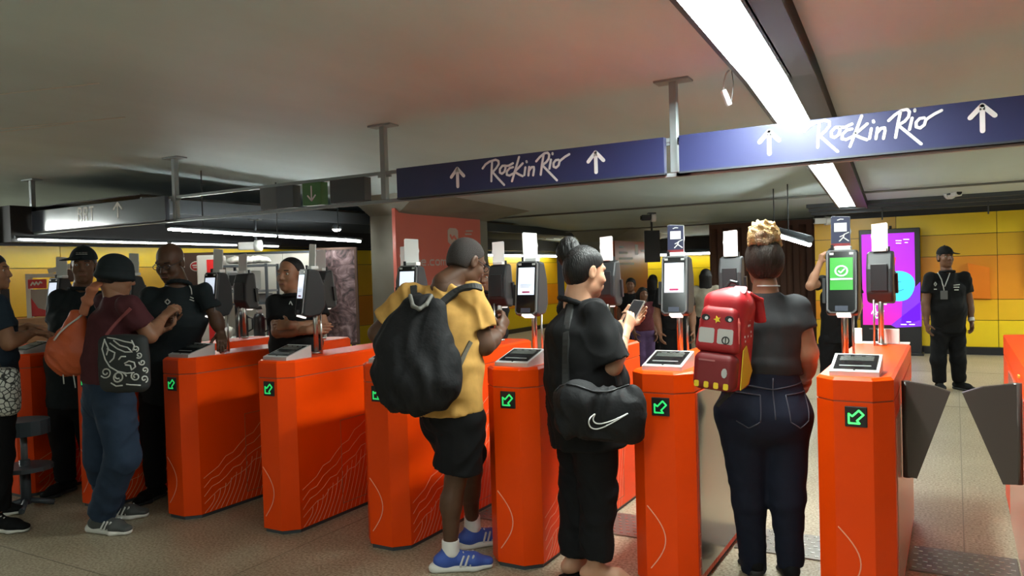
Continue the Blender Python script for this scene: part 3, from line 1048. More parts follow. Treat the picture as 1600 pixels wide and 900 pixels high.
# dark panel at the right edge
e = empty('wall_screen', (1.0, 14.15, 1.3), 0, 'thin black wall screen at the right edge of the frame', 'screen')
MB().box((.12, .03, .3), (.22, .06, .95), None, 0, .008).build('case', BLACK, e)
MB().box((.12, -.003, .3), (.18, .01, .88)).build('glass', GLASSK, e)

# ================================================================== red advertising panels on the pillars
REDP = mat('faded_red_panel', (.74, .19, .145), .38)
REDP2 = mat('orange_red_panel', (.70, .17, .08), .38)
PW = mat('panel_print', (.62, .50, .46), .5)


def pane(label, a, c, m_, X, z1):
    """panel on a pillar face looking towards +X"""
    y0, y1 = a, c
    e = empty('billboard', (X, y0, 0), 0, label, 'advertising panel')
    mb = MB()
    mb.box((.03, (y1 - y0) / 2, z1 / 2 + .04), (.06, y1 - y0, z1 - .08), None, 0, .004)
    mb.build('board', m_, e)
    MB().box((.03, (y1 - y0) / 2, .03), (.05, y1 - y0, .06)).build('plinth', STEEL_K, e)
    return e


XP = -6.92
y0 = atX(617, 330, XP + .06).y
y1 = atX(750, 342, XP + .06).y
pn = pane('large faded red advertising panel on the near pillar behind the man in the ochre shirt', y0, y1, REDP, XP, atX(617, 325, XP + .06).z)
PM = frame((.0605, 0, 0), (0, 1, 0), (0, 0, 1))


def PP(px, py, X=XP + .06, yo=None):
    p = atX(px, py, X)
    return (p.y - (y0 if yo is None else yo), p.z)


lt = PP(699, 356); rb = PP(716, 382)
xa, xb, za, zb = lt[0], rb[0], rb[1], lt[1]
w_, h_ = xb - xa, zb - za
rr = lambda f: (xa + f[0] * w_, za + f[1] * h_)
MB().prism([rr(p) for p in [(.2, 0), (.8, 0), (1, .15), (1, .85), (.8, 1), (.2, 1), (0, .85), (0, .15)]], 0, .003, 0, PM).build('logo_badge', PW, pn)
mb = MB().ribbon([rr(p) for p in [(.25, .55), (.4, .35), (.6, .5), (.8, .3)]], .04, PM @ Matrix.Translation((0, 0, .003)), .002)
mb.build('logo_mark', REDP, pn)
# word "que.com" in stroke letters
GL = {'q': [[(.5, .6), (.1, .6), (0, .45), (0, .15), (.1, 0), (.5, 0)], [(.5, .62), (.5, -.35)]], 'u': [[(0, .6), (0, .12), (.12, 0), (.5, 0)], [(.5, .6), (.5, 0)]],
      'e': [[(0, .32), (.5, .32), (.5, .48), (.38, .6), (.12, .6), (0, .46), (0, .14), (.12, 0), (.48, 0)]], '.': [[(.1, 0), (.12, .02)]],
      'c': [[(.48, .6), (.12, .6), (0, .46), (0, .14), (.12, 0), (.48, 0)]], 'o': [[(.12, .6), (.38, .6), (.5, .46), (.5, .14), (.38, 0), (.12, 0), (0, .14), (0, .46), (.12, .6)]],
      'm': [[(0, 0), (0, .6)], [(0, .55), (.2, .6), (.32, .5), (.32, 0)], [(.32, .5), (.5, .6), (.64, .5), (.64, 0)]]}
pa, pb = PP(664, 411), PP(694, 411)
ps = PP(640, 411)
k = (pb[0] - ps[0]) / 4.35
mb = MB()
x = ps[0]
for ch in 'que.com':
    for st in GL[ch]:
        mb.ribbon([(x + a * k, pa[1] - .03 + b2 * k * .62) for a, b2 in st], .024, PM, .002)
    x += k * {'.': .35, 'm': .95}.get(ch, .72)
mb.build('lettering', PW, pn)
mb = MB()
for (x0_, x1_, yy) in [(728, 738, 361), (727, 736, 366)]:
    mb.ribbon([PP(x0_, yy), PP(x1_, yy)], .025, PM, .002)
mb.build('small_print', PW, pn)
XP2 = -6.66
ya = atX(960, 369, XP2 + .06).y
yb2 = atX(1011, 372, XP2 + .06).y
pn2 = pane('orange red advertising panel on the far pillar behind the woman in black', ya, yb2, REDP2, XP2, 2.2)
mb = MB()
for (x0_, x1_, yy) in [(968, 980, 395), (968, 988, 404), (968, 990, 412), (968, 974, 386), (1002, 1008, 392)]:
    MB().ribbon([PP(x0_, yy, XP2 + .06, ya), PP(x1_, yy, XP2 + .06, ya)], .05, PM, .003).build('text_line', PW, pn2)
l2, r2_ = PP(992, 382, XP2 + .06, ya), PP(997, 398, XP2 + .06, ya)
MB().prism([(l2[0], r2_[1]), (r2_[0], r2_[1]), (r2_[0], l2[1]), (l2[0], l2[1])], 0, .003, 0, PM).build('logo_badge', PW, pn2)

# hanging dark monitor right of the far panel
p = at(1019, 385, 15.0)
e = empty('hanging_monitor', p, .4, 'dark monitor hanging beside the orange red panel', 'monitor')
MB().box((0, 0, 0), (.30, .10, .62), None, 0, .01).build('case', BLACK, e)
MB().tube([(0, 0, .3), (0, 0, ceil_z(p.y) - p.z)], .02, 8).build('hanger', STEEL_K, e)

# ================================================================== cameras on the ceiling
def cctv(label, px, py, depth, L=.16, yaw=0.0, top=None, white=True):
    p = at(px, py, depth)
    zt = ceil_z(p.y) if top is None else top
    e = empty('security_camera', p, yaw, label, 'camera')
    MB().tube([(0, 0, .05), (0, 0, zt - p.z)], .018, 8).build('drop_pole', STEEL_K, e)
    MB().box((0, 0, zt - p.z - .012), (.14, .14, .024), None, 0, .003).build('mount_plate', STEEL_K, e)
    MB().tube([(-.01, 0, .0), (.07, 0, 0)], .075, 14).build('ball_joint', WHITE, e)
    MB().box((-.10, 0, 0), (L, .10, .10), None, 0, .012).build('camera_body', BLACK if white else WHITE, e)
    MB().tube([(-.10 - L / 2 - .02, 0, 0), (-.10 - L / 2, 0, 0)], .035, 12).build('lens', GLASSK, e)
    return e


cctv('white and black security camera hung on a thin pole above the woman in black', 1018, 340, 13.6, .16, YAW)
cctv('security camera on a black pole near the yellow wall, below the right sign', 1486, 303, 11.4, .2, YAW + math.pi / 2, None, False)
cctv('grey security camera at the corner of the yellow wall above the raised arm', 1290, 345, 13.2, .2, YAW, None, False)
cctv('white security camera under the louvre in front of the tube lamps', 400, 384, 10.0, .24, YAW, 2.34, False)
# dangling cable with a plug from the lamp strip
p = at(1137, 112, 4.9)
e = empty('loose_cable', p, 0, 'white loose cable with a plug dangling from the lamp strip', 'cable')
pts = [at(1141, 108, 4.95), at(1134, 116, 4.9), at(1131, 128, 4.9), at(1130, 140, 4.9)]
MB().tube([q - p for q in pts] , .006, 8).build('cord', WHITE, e)
d = (at(1140, 166, 4.9) - at(1130, 142, 4.9))
m3 = d.normalized().to_track_quat('Z', 'Y').to_matrix()
MB().box(at(1135, 153, 4.9) - p, (.045, .03, d.length), m3, 0, .006).build('plug', WHITE, e)
MB().tube([at(1143, 110, 4.95) - p, at(1146, 130, 4.92) - p, at(1143, 158, 4.9) - p], .003, 6).build('cord', GREY, e)
# bright round spot lamp beside the louvre
p = at(526, 356, 11.1)
e = empty('spot_lamp', p, 0, 'small dazzling spot lamp under the louvre left of the pillar', 'lamp')
MB().tube([(0, 0, .06), (0, 0, 2.36 - p.z)], .015, 8).build('stem', STEEL_K, e)
MB().tube([(0, 0, -.02), (0, 0, .03), (0, 0, .07)], .05, 14, radii=[.075, .06, .02]).build('shade', STEEL_K, e)
MB().tube([(0, 0, -.05), (0, 0, -.035), (0, 0, -.02)], .05, 14, radii=[.03, .055, .062]).build('bulb', mat('spot_bulb', (1, .97, .9), .3, emit=25), e)
# ================================================================== smooth distance-field modelling (people, bags, cloth)
f32 = np.float32


def V3(p):
    return np.array([p[0], p[1], p[2]], dtype=f32)


def unit(v):
    v = np.asarray(v, dtype=float)
    return v / (np.linalg.norm(v) + 1e-12)


class SDF:
    def __init__(self):
        self.ops = []

    def _add(self, lo, hi, fn, k, sub=False):
        self.ops.append((np.asarray(lo, float), np.asarray(hi, float), fn, k, sub))
        return self

    def cap(self, a, b, ra, rb=None, k=.02, sub=False, flat=False):
        a, b = V3(a), V3(b)
        rb = ra if rb is None else rb
        d = b - a
        L2 = float(d @ d) + 1e-12
        L = math.sqrt(L2)
        m = max(ra, rb)

        def fn(x, y, z):
            wx, wy, wz = x - a[0], y - a[1], z - a[2]
            tt = (wx * d[0] + wy * d[1] + wz * d[2]) / L2
            t = np.clip(tt, 0, 1)
            q = np.sqrt((wx - t * d[0]) ** 2 + (wy - t * d[1]) ** 2 + (wz - t * d[2]) ** 2) - (ra + (rb - ra) * t)
            if flat:
                q = np.maximum(q, (tt - 1) * L)
            return q
        return self._add(np.minimum(a, b) - m, np.maximum(a, b) + m, fn, k, sub)

    def ell(self, a, b, A, B, side, k=.03, cap=.6, flat=False, sub=False):
        """capsule of elliptical section: A=(half width, half depth) at a, B at b; side is the width direction"""
        a, b = V3(a), V3(b)
        d = b - a
        L = float(np.linalg.norm(d)) + 1e-9
        ax = d / L
        s = np.asarray(side, float)
        s = unit(s - ax * float(s @ ax)).astype(f32)
        f = np.cross(ax, s).astype(f32)
        m = max(max(A), max(B))

        def fn(x, y, z):
            wx, wy, wz = x - a[0], y - a[1], z - a[2]
            h = wx * ax[0] + wy * ax[1] + wz * ax[2]
            t = np.clip(h / L, 0, 1)
            ho = h - t * L
            u = wx * s[0] + wy * s[1] + wz * s[2]
            v = wx * f[0] + wy * f[1] + wz * f[2]
            aa = A[0] + (B[0] - A[0]) * t
            bb = A[1] + (B[1] - A[1]) * t
            mm = np.minimum(aa, bb)
            q = (np.sqrt((u / aa) ** 2 + (v / bb) ** 2 + (ho / (mm * cap)) ** 2) - 1) * mm
            if flat:
                q = np.maximum(q, h - L)
            return q
        return self._add(np.minimum(a, b) - m, np.maximum(a, b) + m, fn, k, sub)

    def ball(self, c, r, axes=None, k=.02, sub=False):
        c = V3(c)
        r = (r, r, r) if np.isscalar(r) else r
        ax = np.eye(3) if axes is None else np.array([unit(v) for v in axes])
        ax = ax.astype(f32)
        m = max(r)
        mm = min(r)

        def fn(x, y, z):
            wx, wy, wz = x - c[0], y - c[1], z - c[2]
            e = 0
            for i in range(3):
                e = e + ((wx * ax[i][0] + wy * ax[i][1] + wz * ax[i][2]) / r[i]) ** 2
            return (np.sqrt(e) - 1) * mm
        return self._add(c - m, c + m, fn, k, sub)

    def rbox(self, c, half, r, axes=None, k=.01, sub=False, taper=0.0):
        c = V3(c)
        ax = np.eye(3) if axes is None else np.array([unit(v) for v in axes])
        ax = ax.astype(f32)
        m = float(np.linalg.norm(half)) + .01

        def fn(x, y, z):
            wx, wy, wz = x - c[0], y - c[1], z - c[2]
            l = [wx * ax[i][0] + wy * ax[i][1] + wz * ax[i][2] for i in range(3)]
            sc = 1 - taper * l[2] / half[2]
            q = [np.abs(l[0]) - (half[0] * sc - r), np.abs(l[1]) - (half[1] * sc - r), np.abs(l[2]) - (half[2] - r)]
            o = np.sqrt(sum(np.maximum(t, 0) ** 2 for t in q))
            return o + np.minimum(np.maximum(np.maximum(q[0], q[1]), q[2]), 0) - r
        return self._add(c - m, c + m, fn, k, sub)

    def cut(self, p, n):
        """remove everything on the side n points to"""
        p, n = V3(p), unit(n).astype(f32)

        def fn(x, y, z):
            return (x - p[0]) * n[0] + (y - p[1]) * n[1] + (z - p[2]) * n[2]
        self.ops.append((None, None, fn, 0, 'cut'))
        return self

    def bounds(self):
        b = [o for o in self.ops if o[4] is False]
        return np.min([o[0] for o in b], 0), np.max([o[1] for o in b], 0)

    def mesh(self, res, lo=None, hi=None):
        l, h = self.bounds()
        lo = l - 3 * res if lo is None else np.asarray(lo, float)
        hi = h + 3 * res if hi is None else np.asarray(hi, float)
        n = np.maximum(4, np.ceil((hi - lo) / res).astype(int) + 1)
        ax = [(lo[i] + res * np.arange(n[i])).astype(f32) for i in range(3)]
        D = np.full(n, 1.0, f32)
        for (a, b, fn, k, sub) in self.ops:
            if sub == 'cut':
                np.maximum(D, fn(ax[0][:, None, None], ax[1][None, :, None], ax[2][None, None, :]), out=D)
                continue
            pad = k + 2.5 * res
            i0 = np.maximum(0, np.floor((a - pad - lo) / res).astype(int))
            i1 = np.minimum(n, np.ceil((b + pad - lo) / res).astype(int) + 1)
            if (i1 <= i0).any():
                continue
            sl = tuple(slice(i0[i], i1[i]) for i in range(3))
            d = fn(ax[0][sl[0]][:, None, None], ax[1][sl[1]][None, :, None], ax[2][sl[2]][None, None, :])
            c = D[sl]
            if sub:
                d = -d
                if k > 0:
                    hh = np.maximum(k - np.abs(c - d), 0) / k
                    D[sl] = np.maximum(c, d) + hh * hh * k * .25
                else:
                    D[sl] = np.maximum(c, d)
            else:
                if k > 0:
                    hh = np.maximum(k - np.abs(c - d), 0) / k
                    D[sl] = np.minimum(c, d) - hh * hh * k * .25
                else:
                    D[sl] = np.minimum(c, d)
        return surface_nets(D, lo, res)


def surface_nets(D, lo, res):
    S_ = D < 0
    n = np.array(D.shape)
    cs = np.zeros(n - 1, np.int8)
    for dx in (0, 1):
        for dy in (0, 1):
            for dz in (0, 1):
                cs += S_[dx:n[0] - 1 + dx, dy:n[1] - 1 + dy, dz:n[2] - 1 + dz]
    act = (cs > 0) & (cs < 8)
    I = np.argwhere(act)
    if len(I) == 0:
        return np.zeros((0, 3)), np.zeros((0, 4), int)
    idx = np.full(n - 1, -1, np.int64)
    idx[act] = np.arange(len(I))
    acc = np.zeros((len(I), 3))
    cnt = np.zeros(len(I))
    x, y, z = I[:, 0], I[:, 1], I[:, 2]
    for axis in range(3):
        o1, o2 = [(1, 2), (0, 2), (0, 1)][axis]
        for p in (0, 1):
            for q in (0, 1):
                off = [0, 0, 0]
                off[o1], off[o2] = p, q
                A = D[x + off[0], y + off[1], z + off[2]]
                off2 = list(off)
                off2[axis] = 1
                B = D[x + off2[0], y + off2[1], z + off2[2]]
                m = (A < 0) != (B < 0)
                t = np.where(m, A / np.where(m, A - B, 1), 0)
                P = np.zeros((len(I), 3))
                P[:, o1], P[:, o2], P[:, axis] = p, q, t
                acc += P * m[:, None]
                cnt += m
    Vt = lo + (I + acc / cnt[:, None]) * res
    Q = []
    for axis in range(3):
        o1, o2 = [(1, 2), (2, 0), (0, 1)][axis]
        sl0 = [slice(None)] * 3
        sl1 = [slice(None)] * 3
        sl0[axis], sl1[axis] = slice(0, -1), slice(1, None)
        a, b = S_[tuple(sl0)], S_[tuple(sl1)]
        E_ = np.argwhere(a != b)
        ok = (E_[:, o1] > 0) & (E_[:, o2] > 0) & (E_[:, o1] < n[o1] - 1) & (E_[:, o2] < n[o2] - 1)
        E_ = E_[ok]
        ins = S_[E_[:, 0], E_[:, 1], E_[:, 2]]

        def cell(d1, d2):
            c = E_.copy()
            c[:, o1] -= d1
            c[:, o2] -= d2
            return idx[c[:, 0], c[:, 1], c[:, 2]]
        q = np.stack([cell(1, 1), cell(0, 1), cell(0, 0), cell(1, 0)], 1)
        q[~ins] = q[~ins][:, ::-1]
        Q.append(q)
    return Vt, np.concatenate(Q)


def folds(P, amp, freq=30.0, dirv=(0, 0, 1), seed=0.0):
    """soft cloth creases, as a height above the surface"""
    x, y, z = P[:, 0], P[:, 1], P[:, 2]
    d = unit(dirv)
    u = x * d[0] + y * d[1] + z * d[2]
    w1 = np.sin(x * 11 + seed) + np.sin(y * 9 + z * 7 + seed * 2) + .5 * np.sin((x + y - z) * 19 + seed)
    w2 = np.sin((x - y) * 8 + z * 5 + seed * 3)
    w3 = np.sin(x * 17 - z * 13 + seed * 1.7) + np.sin(y * 15 + z * 4 + seed)
    a = np.sin(u * freq * 1.9 + w1 * 2.0)
    b = 1 - 2 * np.abs(np.sin((u + .6 * (x - y)) * freq * 1.35 + w1 * 1.6 + w3 * .8)) ** .7
    c = np.sin((u - .4 * z) * freq * 3.6 + w3 * 2.2)
    m = .6 + .4 * w2
    return amp * (a * .55 + b * .55 * np.clip(m, 0, 1) + c * .22) * (.7 + .3 * np.sin(w3 + w2))


def np_mesh(name, Vt, Q, m, smooth=True):
    me = bpy.data.meshes.new(name)
    me.vertices.add(len(Vt))
    me.vertices.foreach_set('co', np.asarray(Vt, f32).ravel())
    me.loops.add(len(Q) * 4)
    me.loops.foreach_set('vertex_index', Q.astype(np.int32).ravel())
    me.polygons.add(len(Q))
    me.polygons.foreach_set('loop_start', np.arange(0, len(Q) * 4, 4, dtype=np.int32))
    me.polygons.foreach_set('loop_total', np.full(len(Q), 4, np.int32))
    me.polygons.foreach_set('use_smooth', np.full(len(Q), smooth))
    me.update(calc_edges=True)
    me.validate()
    me.materials.append(m)
    return me


def sdf_obj(name, parts, m, parent, origin, fold=None):
    """parts: list of (SDF, res) joined into ONE mesh; fold=(amp,freq,dir,seed)"""
    Vs, Qs, o = [], [], 0
    for s, r in parts:
        v, q = s.mesh(r)
        Vs.append(v)
        Qs.append(q + o)
        o += len(v)
    Vt, Q = np.concatenate(Vs), np.concatenate(Qs)
    me = np_mesh(name, Vt, Q, m)
    if fold:
        N = np.zeros(len(Vt) * 3, f32)
        me.vertex_normals.foreach_get('vector', N)
        N = N.reshape(-1, 3)
        Vt = Vt + N * folds(Vt, *fold)[:, None]
    Vt = Vt - np.array([origin[0], origin[1], origin[2]])
    me.vertices.foreach_set('co', np.asarray(Vt, f32).ravel())
    me.update()
    return link(name, me, parent)


# ------------------------------------------------------------------ the figure
def N3(p):
    return np.array([p[0], p[1], p[2]], float)


def head_prims(s, c, r, f, u, sc=1.0, ears=True, k=1.0):
    ax = (r, f, u)

    def L(x, y, z):
        return c + (r * x + f * y + u * z) * sc
    R = lambda *t: tuple(v * sc for v in t)
    s.ball(L(0, -.012, .034), R(.075, .095, .084), ax, .02)
    s.ball(L(0, .030, -.028), R(.060, .064, .082), ax, .03)
    s.ball(L(0, .036, -.074), R(.048, .050, .038), ax, .03)
    s.ball(L(0, .078, -.098), .017 * sc, None, .02)
    for g in (-1, 1):
        s.ball(L(g * .036, .062, -.028), .026 * sc, None, .02)
        s.cap(L(g * .010, .088, .024), L(g * .042, .076, .024), .011 * sc, .009 * sc, .014)
    for g in (-1, 1):
        s.ball(L(g * .031, .098, .004), R(.017, .014, .011), ax, .012, True)
    s.cap(L(0, .088, .016), L(0, .108, -.028), .008 * sc, .012 * sc, .010)
    for g in (-1, 1):
        s.ball(L(g * .013, .098, -.033), .009 * sc, None, .008)
        if ears:
            s.ball(L(g * .077, -.004, -.006), R(.010, .021, .033), ax, .006)
            s.ball(L(g * .086, .002, -.004), R(.006, .011, .020), ax, .006, True)
    s.cap(L(-.020, .090, -.060), L(.020, .090, -.060), .0085 * sc, None, .008)
    s.cap(L(-.017, .089, -.071), L(.017, .089, -.071), .0085 * sc, None, .008)


def hand_prims(s, w, d, nrm, thumb, curl=.6, sc=1.0, spread=1.0):
    """w wrist, d towards the fingers, nrm the way the palm faces, thumb the side of the thumb"""
    d, nrm = unit(d), np.asarray(nrm, float)
    nrm = unit(nrm - d * (nrm @ d))
    t = np.cross(d, nrm)
    if t @ np.asarray(thumb, float) < 0:
        t = -t
    s.ell(w - d * .01, w + d * .085 * sc, (.026 * sc, .018 * sc), (.040 * sc, .014 * sc), t, .015)
    s.ball(w + d * .035 * sc + t * .022 * sc + nrm * .01, .018 * sc, None, .015)
    for i, (o, l) in enumerate([(.030, .074), (.011, .082), (-.008, .077), (-.026, .060)]):
        p = w + (d * (.088 - .006 * abs(i - 1)) + t * o * spread) * sc
        th = 0.0
        rr = .0092 * sc
        for q, fr in enumerate((.44, .31, .25)):
            th += curl * (.55 + .06 * i) * (1.0, 1.25, .9)[q]
            dd = d * math.cos(th) + nrm * math.sin(th)
            e = p + dd * l * fr * sc
            s.cap(p, e, rr, rr * .9, .004)
            p, rr = e, rr * .9
    p = w + (d * .025 + t * .026 + nrm * .008) * sc
    dd = unit(d * .75 + t * .75 + nrm * (.25 + .5 * curl))
    e = p + dd * .040 * sc
    s.cap(p, e, .0125 * sc, .0105 * sc, .008)
    dd = unit(dd * .8 + d * .45 + nrm * .5 * curl)
    s.cap(e, e + dd * .034 * sc, .0105 * sc, .0085 * sc, .004)


def shoe_prims(an, toe_dir, sc=1.0, L=.27, thick=0.0):
    """returns upper and sole; an is the ankle joint at about .09 above the ground, z=0 the ground"""
    f = np.array([toe_dir[0], toe_dir[1], 0.0])
    f = unit(f)
    r = np.array([f[1], -f[0], 0.0])
    g = np.array([an[0], an[1], 0.0])
    heel, ball_, toe = g - f * .055 * sc, g + f * .11 * sc, g + f * (L - .085) * sc
    up = SDF()
    z = np.array([0, 0, 1.0])
    up.ell(heel + z * .055, ball_ + z * .045, (.034 * sc, .034), (.044 * sc, .034), r, .02, 1.0)
    up.ell(ball_ + z * .045, toe + z * .034, (.044 * sc, .034), (.034 * sc, .022), r, .03, 1.0)
    up.cap(heel + f * .03 * sc + z * .05, heel + f * .045 * sc + z * .105, .038 * sc, .036 * sc, .03)
    up.cap(heel + f * .06 * sc + z * .085, ball_ - f * .01 + z * .055, .028 * sc, .02 * sc, .03)
    up.cut(g + z * .022, (0, 0, -1))
    so = SDF()
    so.ell(heel + z * .018 - f * (.002 + thick), ball_ + z * .014, (.037 * sc + thick * .2, .022 + thick), (.047 * sc + thick * .2, .018 + thick * .6), r, .01, 1.3)
    so.ell(ball_ + z * .014, toe + z * .016, (.047 * sc + thick * .2, .018 + thick * .6), (.034 * sc, .014 + thick * .3), r, .02, 1.2)
    so.cut(g + z * .001, (0, 0, -1))
    return up, so, (g, f, r)


def person(label, spec):
    """spec: joints in the world plus clothes; returns the Empty and helper frames"""
    J = {k: N3(v) for k, v in spec['J'].items()}
    sx = spec.get('sx', 1.0)           # girth
    res = spec.get('res', .010)
    hres = spec.get('hres', res * .5)
    g = (J['anL'] + J['anR']) / 2 if 'base' not in spec else N3(spec['base'])
    org = (g[0], g[1], 0.0)
    root = empty('person', org, 0, label, 'person', spec.get('group'))
    side = unit(J['shR'] - J['shL'])
    hside = unit(J['hipR'] - J['hipL'])
    up = unit(J['neck'] - J['pelvis'])
    front = unit(np.cross(up, side))        # L,R as the person has them: front = up x right
    skin = spec['skin']
    # head frame
    hf = unit(spec['face'])
    hu = np.asarray(spec.get('hup', (0, 0, 1)), float)
    hu = unit(hu - hf * (hu @ hf))
    hr = np.cross(hf, hu)
    hs = spec.get('hs', 1.0)
    hc = J['head']
    # ---- body
    b = SDF()
    w = spec.get('W', (.165, .135, .165))   # half widths: chest, waist, hips
    dp = spec.get('D', (.11, .10, .115))
    chest, waist, pel = J['chest'], J['waist'], J['pelvis']
    b.ell(pel, waist, (w[2] * .95, dp[2] * .95), (w[1], dp[1]), hside, .03)
    b.ell(waist, chest, (w[1], dp[1]), (w[0], dp[0]), side, .03)
    b.cap(J['shL'], J['shR'], .040 * sx, None, .045)
    b.cap(chest, J['neck'], .09 * sx, .05, .05)
    nb = hc - hu * .07 * hs - hf * .018 * hs
    b.cap(J['neck'] - up * .03, nb, .058 * spec.get('nk', 1) * hs, .052 * spec.get('nk', 1) * hs, .03)
    arm = spec.get('arm', 1.0) * sx
    for s_ in 'LR':
        sh, el, wr = J['sh' + s_], J['el' + s_], J['wr' + s_]
        b.cap(sh, el, .046 * arm, .040 * arm, .03)
        b.cap(el, el + (wr - el) * .45, .041 * arm, .038 * arm, .02)
        b.cap(el + (wr - el) * .3, wr, .039 * arm, .026, .02)
        hip, kn, an = J['hip' + s_], J['kn' + s_], J['an' + s_]
        lg = spec.get('leg', 1.0)
        b.cap(hip, kn, .082 * lg, .055 * lg, .03)
        cv = unit(np.cross(unit(kn - an), hside)) * .018
        if cv @ front > 0:
            cv = -cv
        b.cap(kn, kn + (an - kn) * .4 + cv, .054 * lg, .056 * lg, .02)
        b.cap(kn + (an - kn) * .3 + cv, an, .054 * lg, .036, .02)
    h = SDF()
    h.cap(J['neck'] - up * .01, nb, .058 * spec.get('nk', 1) * hs, .052 * spec.get('nk', 1) * hs, .03)
    head_prims(h, hc, hr, hf, hu, hs)
    parts = [(b, res), (h, hres)]
    for s_ in 'LR':
        hd = spec.get('hand' + s_)
        if hd is None:
            continue
        hh = SDF()
        wr = J['wr' + s_]
        el = J['el' + s_]
        ad = unit(wr - el)
        hh.cap(wr - ad * .05, wr, .030 * arm, .026, .01)
        hand_prims(hh, wr, hd[0], hd[1], hd[2], hd[3], spec.get('hsz', 1.0))
        parts.append((hh, min(.0045, hres) if res < .012 else hres))
    for s_ in 'LR':
        ft = spec.get('bare', {}).get(s_)
        if ft is not None:
            up_, so_, _ = shoe_prims(J['an' + s_], ft, .92, .245)
            up_.cap(J['an' + s_] + np.array([0, 0, .06]), J['an' + s_], .036, .036, .02)
            parts.append((up_, hres))
    sdf_obj('body', parts, skin, root, org)
    # eyes
    L = lambda x, y, z: hc + (hr * x + hf * y + hu * z) * hs
    if spec.get('eyes', True):
        for gx in (-1, 1):
            e = SDF().ball(L(gx * .031, .0735, .003), .0125 * hs, None, 0)
            eo = sdf_obj('eye', [(e, .004)], EYEW, root, org)
            e = SDF().ball(L(gx * .031, .0815, .003), .0058 * hs, None, 0)
            sdf_obj('iris', [(e, .0025)], EYEK, eo, org)
            e = SDF().cap(L(gx * .018, .094, .026), L(gx * .046, .082, .027), .0045 * hs, .0035 * hs, 0)
            sdf_obj('eyebrow', [(e, .003)], HAIRK, root, org)
        e = SDF().cap(L(-.017, .0965, -.0655), L(.017, .0965, -.0655), .0052 * hs, None, 0)
        sdf_obj('lips', [(e, .003)], LIP, root, org)
    return root, org, J, dict(side=side, front=front, up=up, hr=hr, hf=hf, hu=hu, hc=hc, hs=hs, L=L, hside=hside, res=res, hres=hres, w=w, dp=dp, sx=sx, arm=arm)


def shirt(root, org, J, B, m, sleeve=.62, hem=None, loose=.016, amp=.006, name='shirt', belly=0.0, flare=1.0, collar=None, sl_r=1.0, seed=1.0, buttock=0.0, bust=0.0):
    s = SDF()
    w, dp, side, hside, front = B['w'], B['dp'], B['side'], B['hside'], B['front']
    lo = loose
    pel, waist, chest = J['pelvis'], J['waist'], J['chest']
    hemp = pel - B['up'] * .04 if hem is None else N3(hem)
    s.ell(waist, hemp, (w[1] + lo, dp[1] + lo), ((w[2] + lo) * flare, (dp[2] + lo) * flare), hside, .03, .5, True)
    s.ell(waist, chest, (w[1] + lo, dp[1] + lo), (w[0] + lo, dp[0] + lo), side, .03)
    s.cap(J['shL'], J['shR'], .046 * B['sx'] + lo * .4, None, .045)
    s.ell(chest, chest + (J['neck'] - chest) * .75, (w[0] * .9 + lo * .5, dp[0] * .92 + lo * .5), (.085 * B['sx'], .075 * B['sx']), side, .04)
    if belly:
        s.ball(waist + front * (dp[1] * .5) - B['up'] * .03, (w[1] * .95, dp[1] * .6 + belly, .15), (side, front, B['up']), .05)
    if bust:
        for g in (-1, 1):
            s.ball(chest + front * dp[0] * .7 + side * g * .08, .075 * bust, None, .04)
    for q in 'LR':
        sh, el = J['sh' + q], J['el' + q]
        e = sh + (el - sh) * sleeve
        s.cap(sh, e, (.053 * B['arm'] + lo * .4), (.054 * B['arm'] + lo * .7) * sl_r, .03, False, True)
    o = sdf_obj(name, [(s, B['res'])], m, root, org, (amp, 26.0, tuple(B['up'] * .6 + side * .7), seed))
    if collar:
        c = SDF()
        n0 = J['neck']
        nb = unit(B['hc'] - B['hu'] * .07 - B['hf'] * .018 - n0)
        a1 = unit(np.cross(nb, side))
        for k in range(16):
            t0, t1 = 2 * math.pi * k / 16, 2 * math.pi * (k + 1) / 16
            r_ = .074 * collar
            p = lambda t: n0 + nb * (-.026 + .014 * math.cos(t)) + (side * math.sin(t) - a1 * math.cos(t)) * r_
            c.cap(p(t0), p(t1), .014, None, .006)
        sdf_obj('collar', [(c, .006)], m, root, org)
    return o


def trousers(root, org, J, B, m, hemf=.96, rad=(.098, .072, .058), amp=.005, name='trousers', top=None, seed=2.0, glute=0.0, wide=1.0, hips=None):
    s = SDF()
    w, dp = B['w'], B['dp']
    pel = J['pelvis']
    tp = J['waist'] - B['up'] * .06 if top is None else N3(top)
    hw = (w[2] + .006, dp[2] + .006) if hips is None else hips
    s.ell(pel, tp, hw, (w[1] + .006, dp[1] + .006), B['hside'], .03, 1.0, True)
    if glute:
        for g in (-1, 1):
            s.ball(pel - B['front'] * .05 + B['hside'] * g * .075 - B['up'] * .04, (.10 * wide, .09 + glute, .115), (B['hside'], B['front'], B['up']), .08)
    for q in 'LR':
        hip, kn, an = J['hip' + q], J['kn' + q], J['an' + q]
        if hemf > .5:
            e = kn + (an - kn) * ((hemf - .5) * 2)
            s.cap(hip, kn, rad[0], rad[1], .035)
            s.cap(kn, e, rad[1], rad[2], .03, False, True)
        else:
            e = hip + (kn - hip) * hemf * 2
            s.cap(hip, e, rad[0], rad[1], .035, False, True)
    return sdf_obj(name, [(s, B['res'])], m, root, org, (amp, 20.0, tuple(B['up'] + .5 * B['hside']), seed))


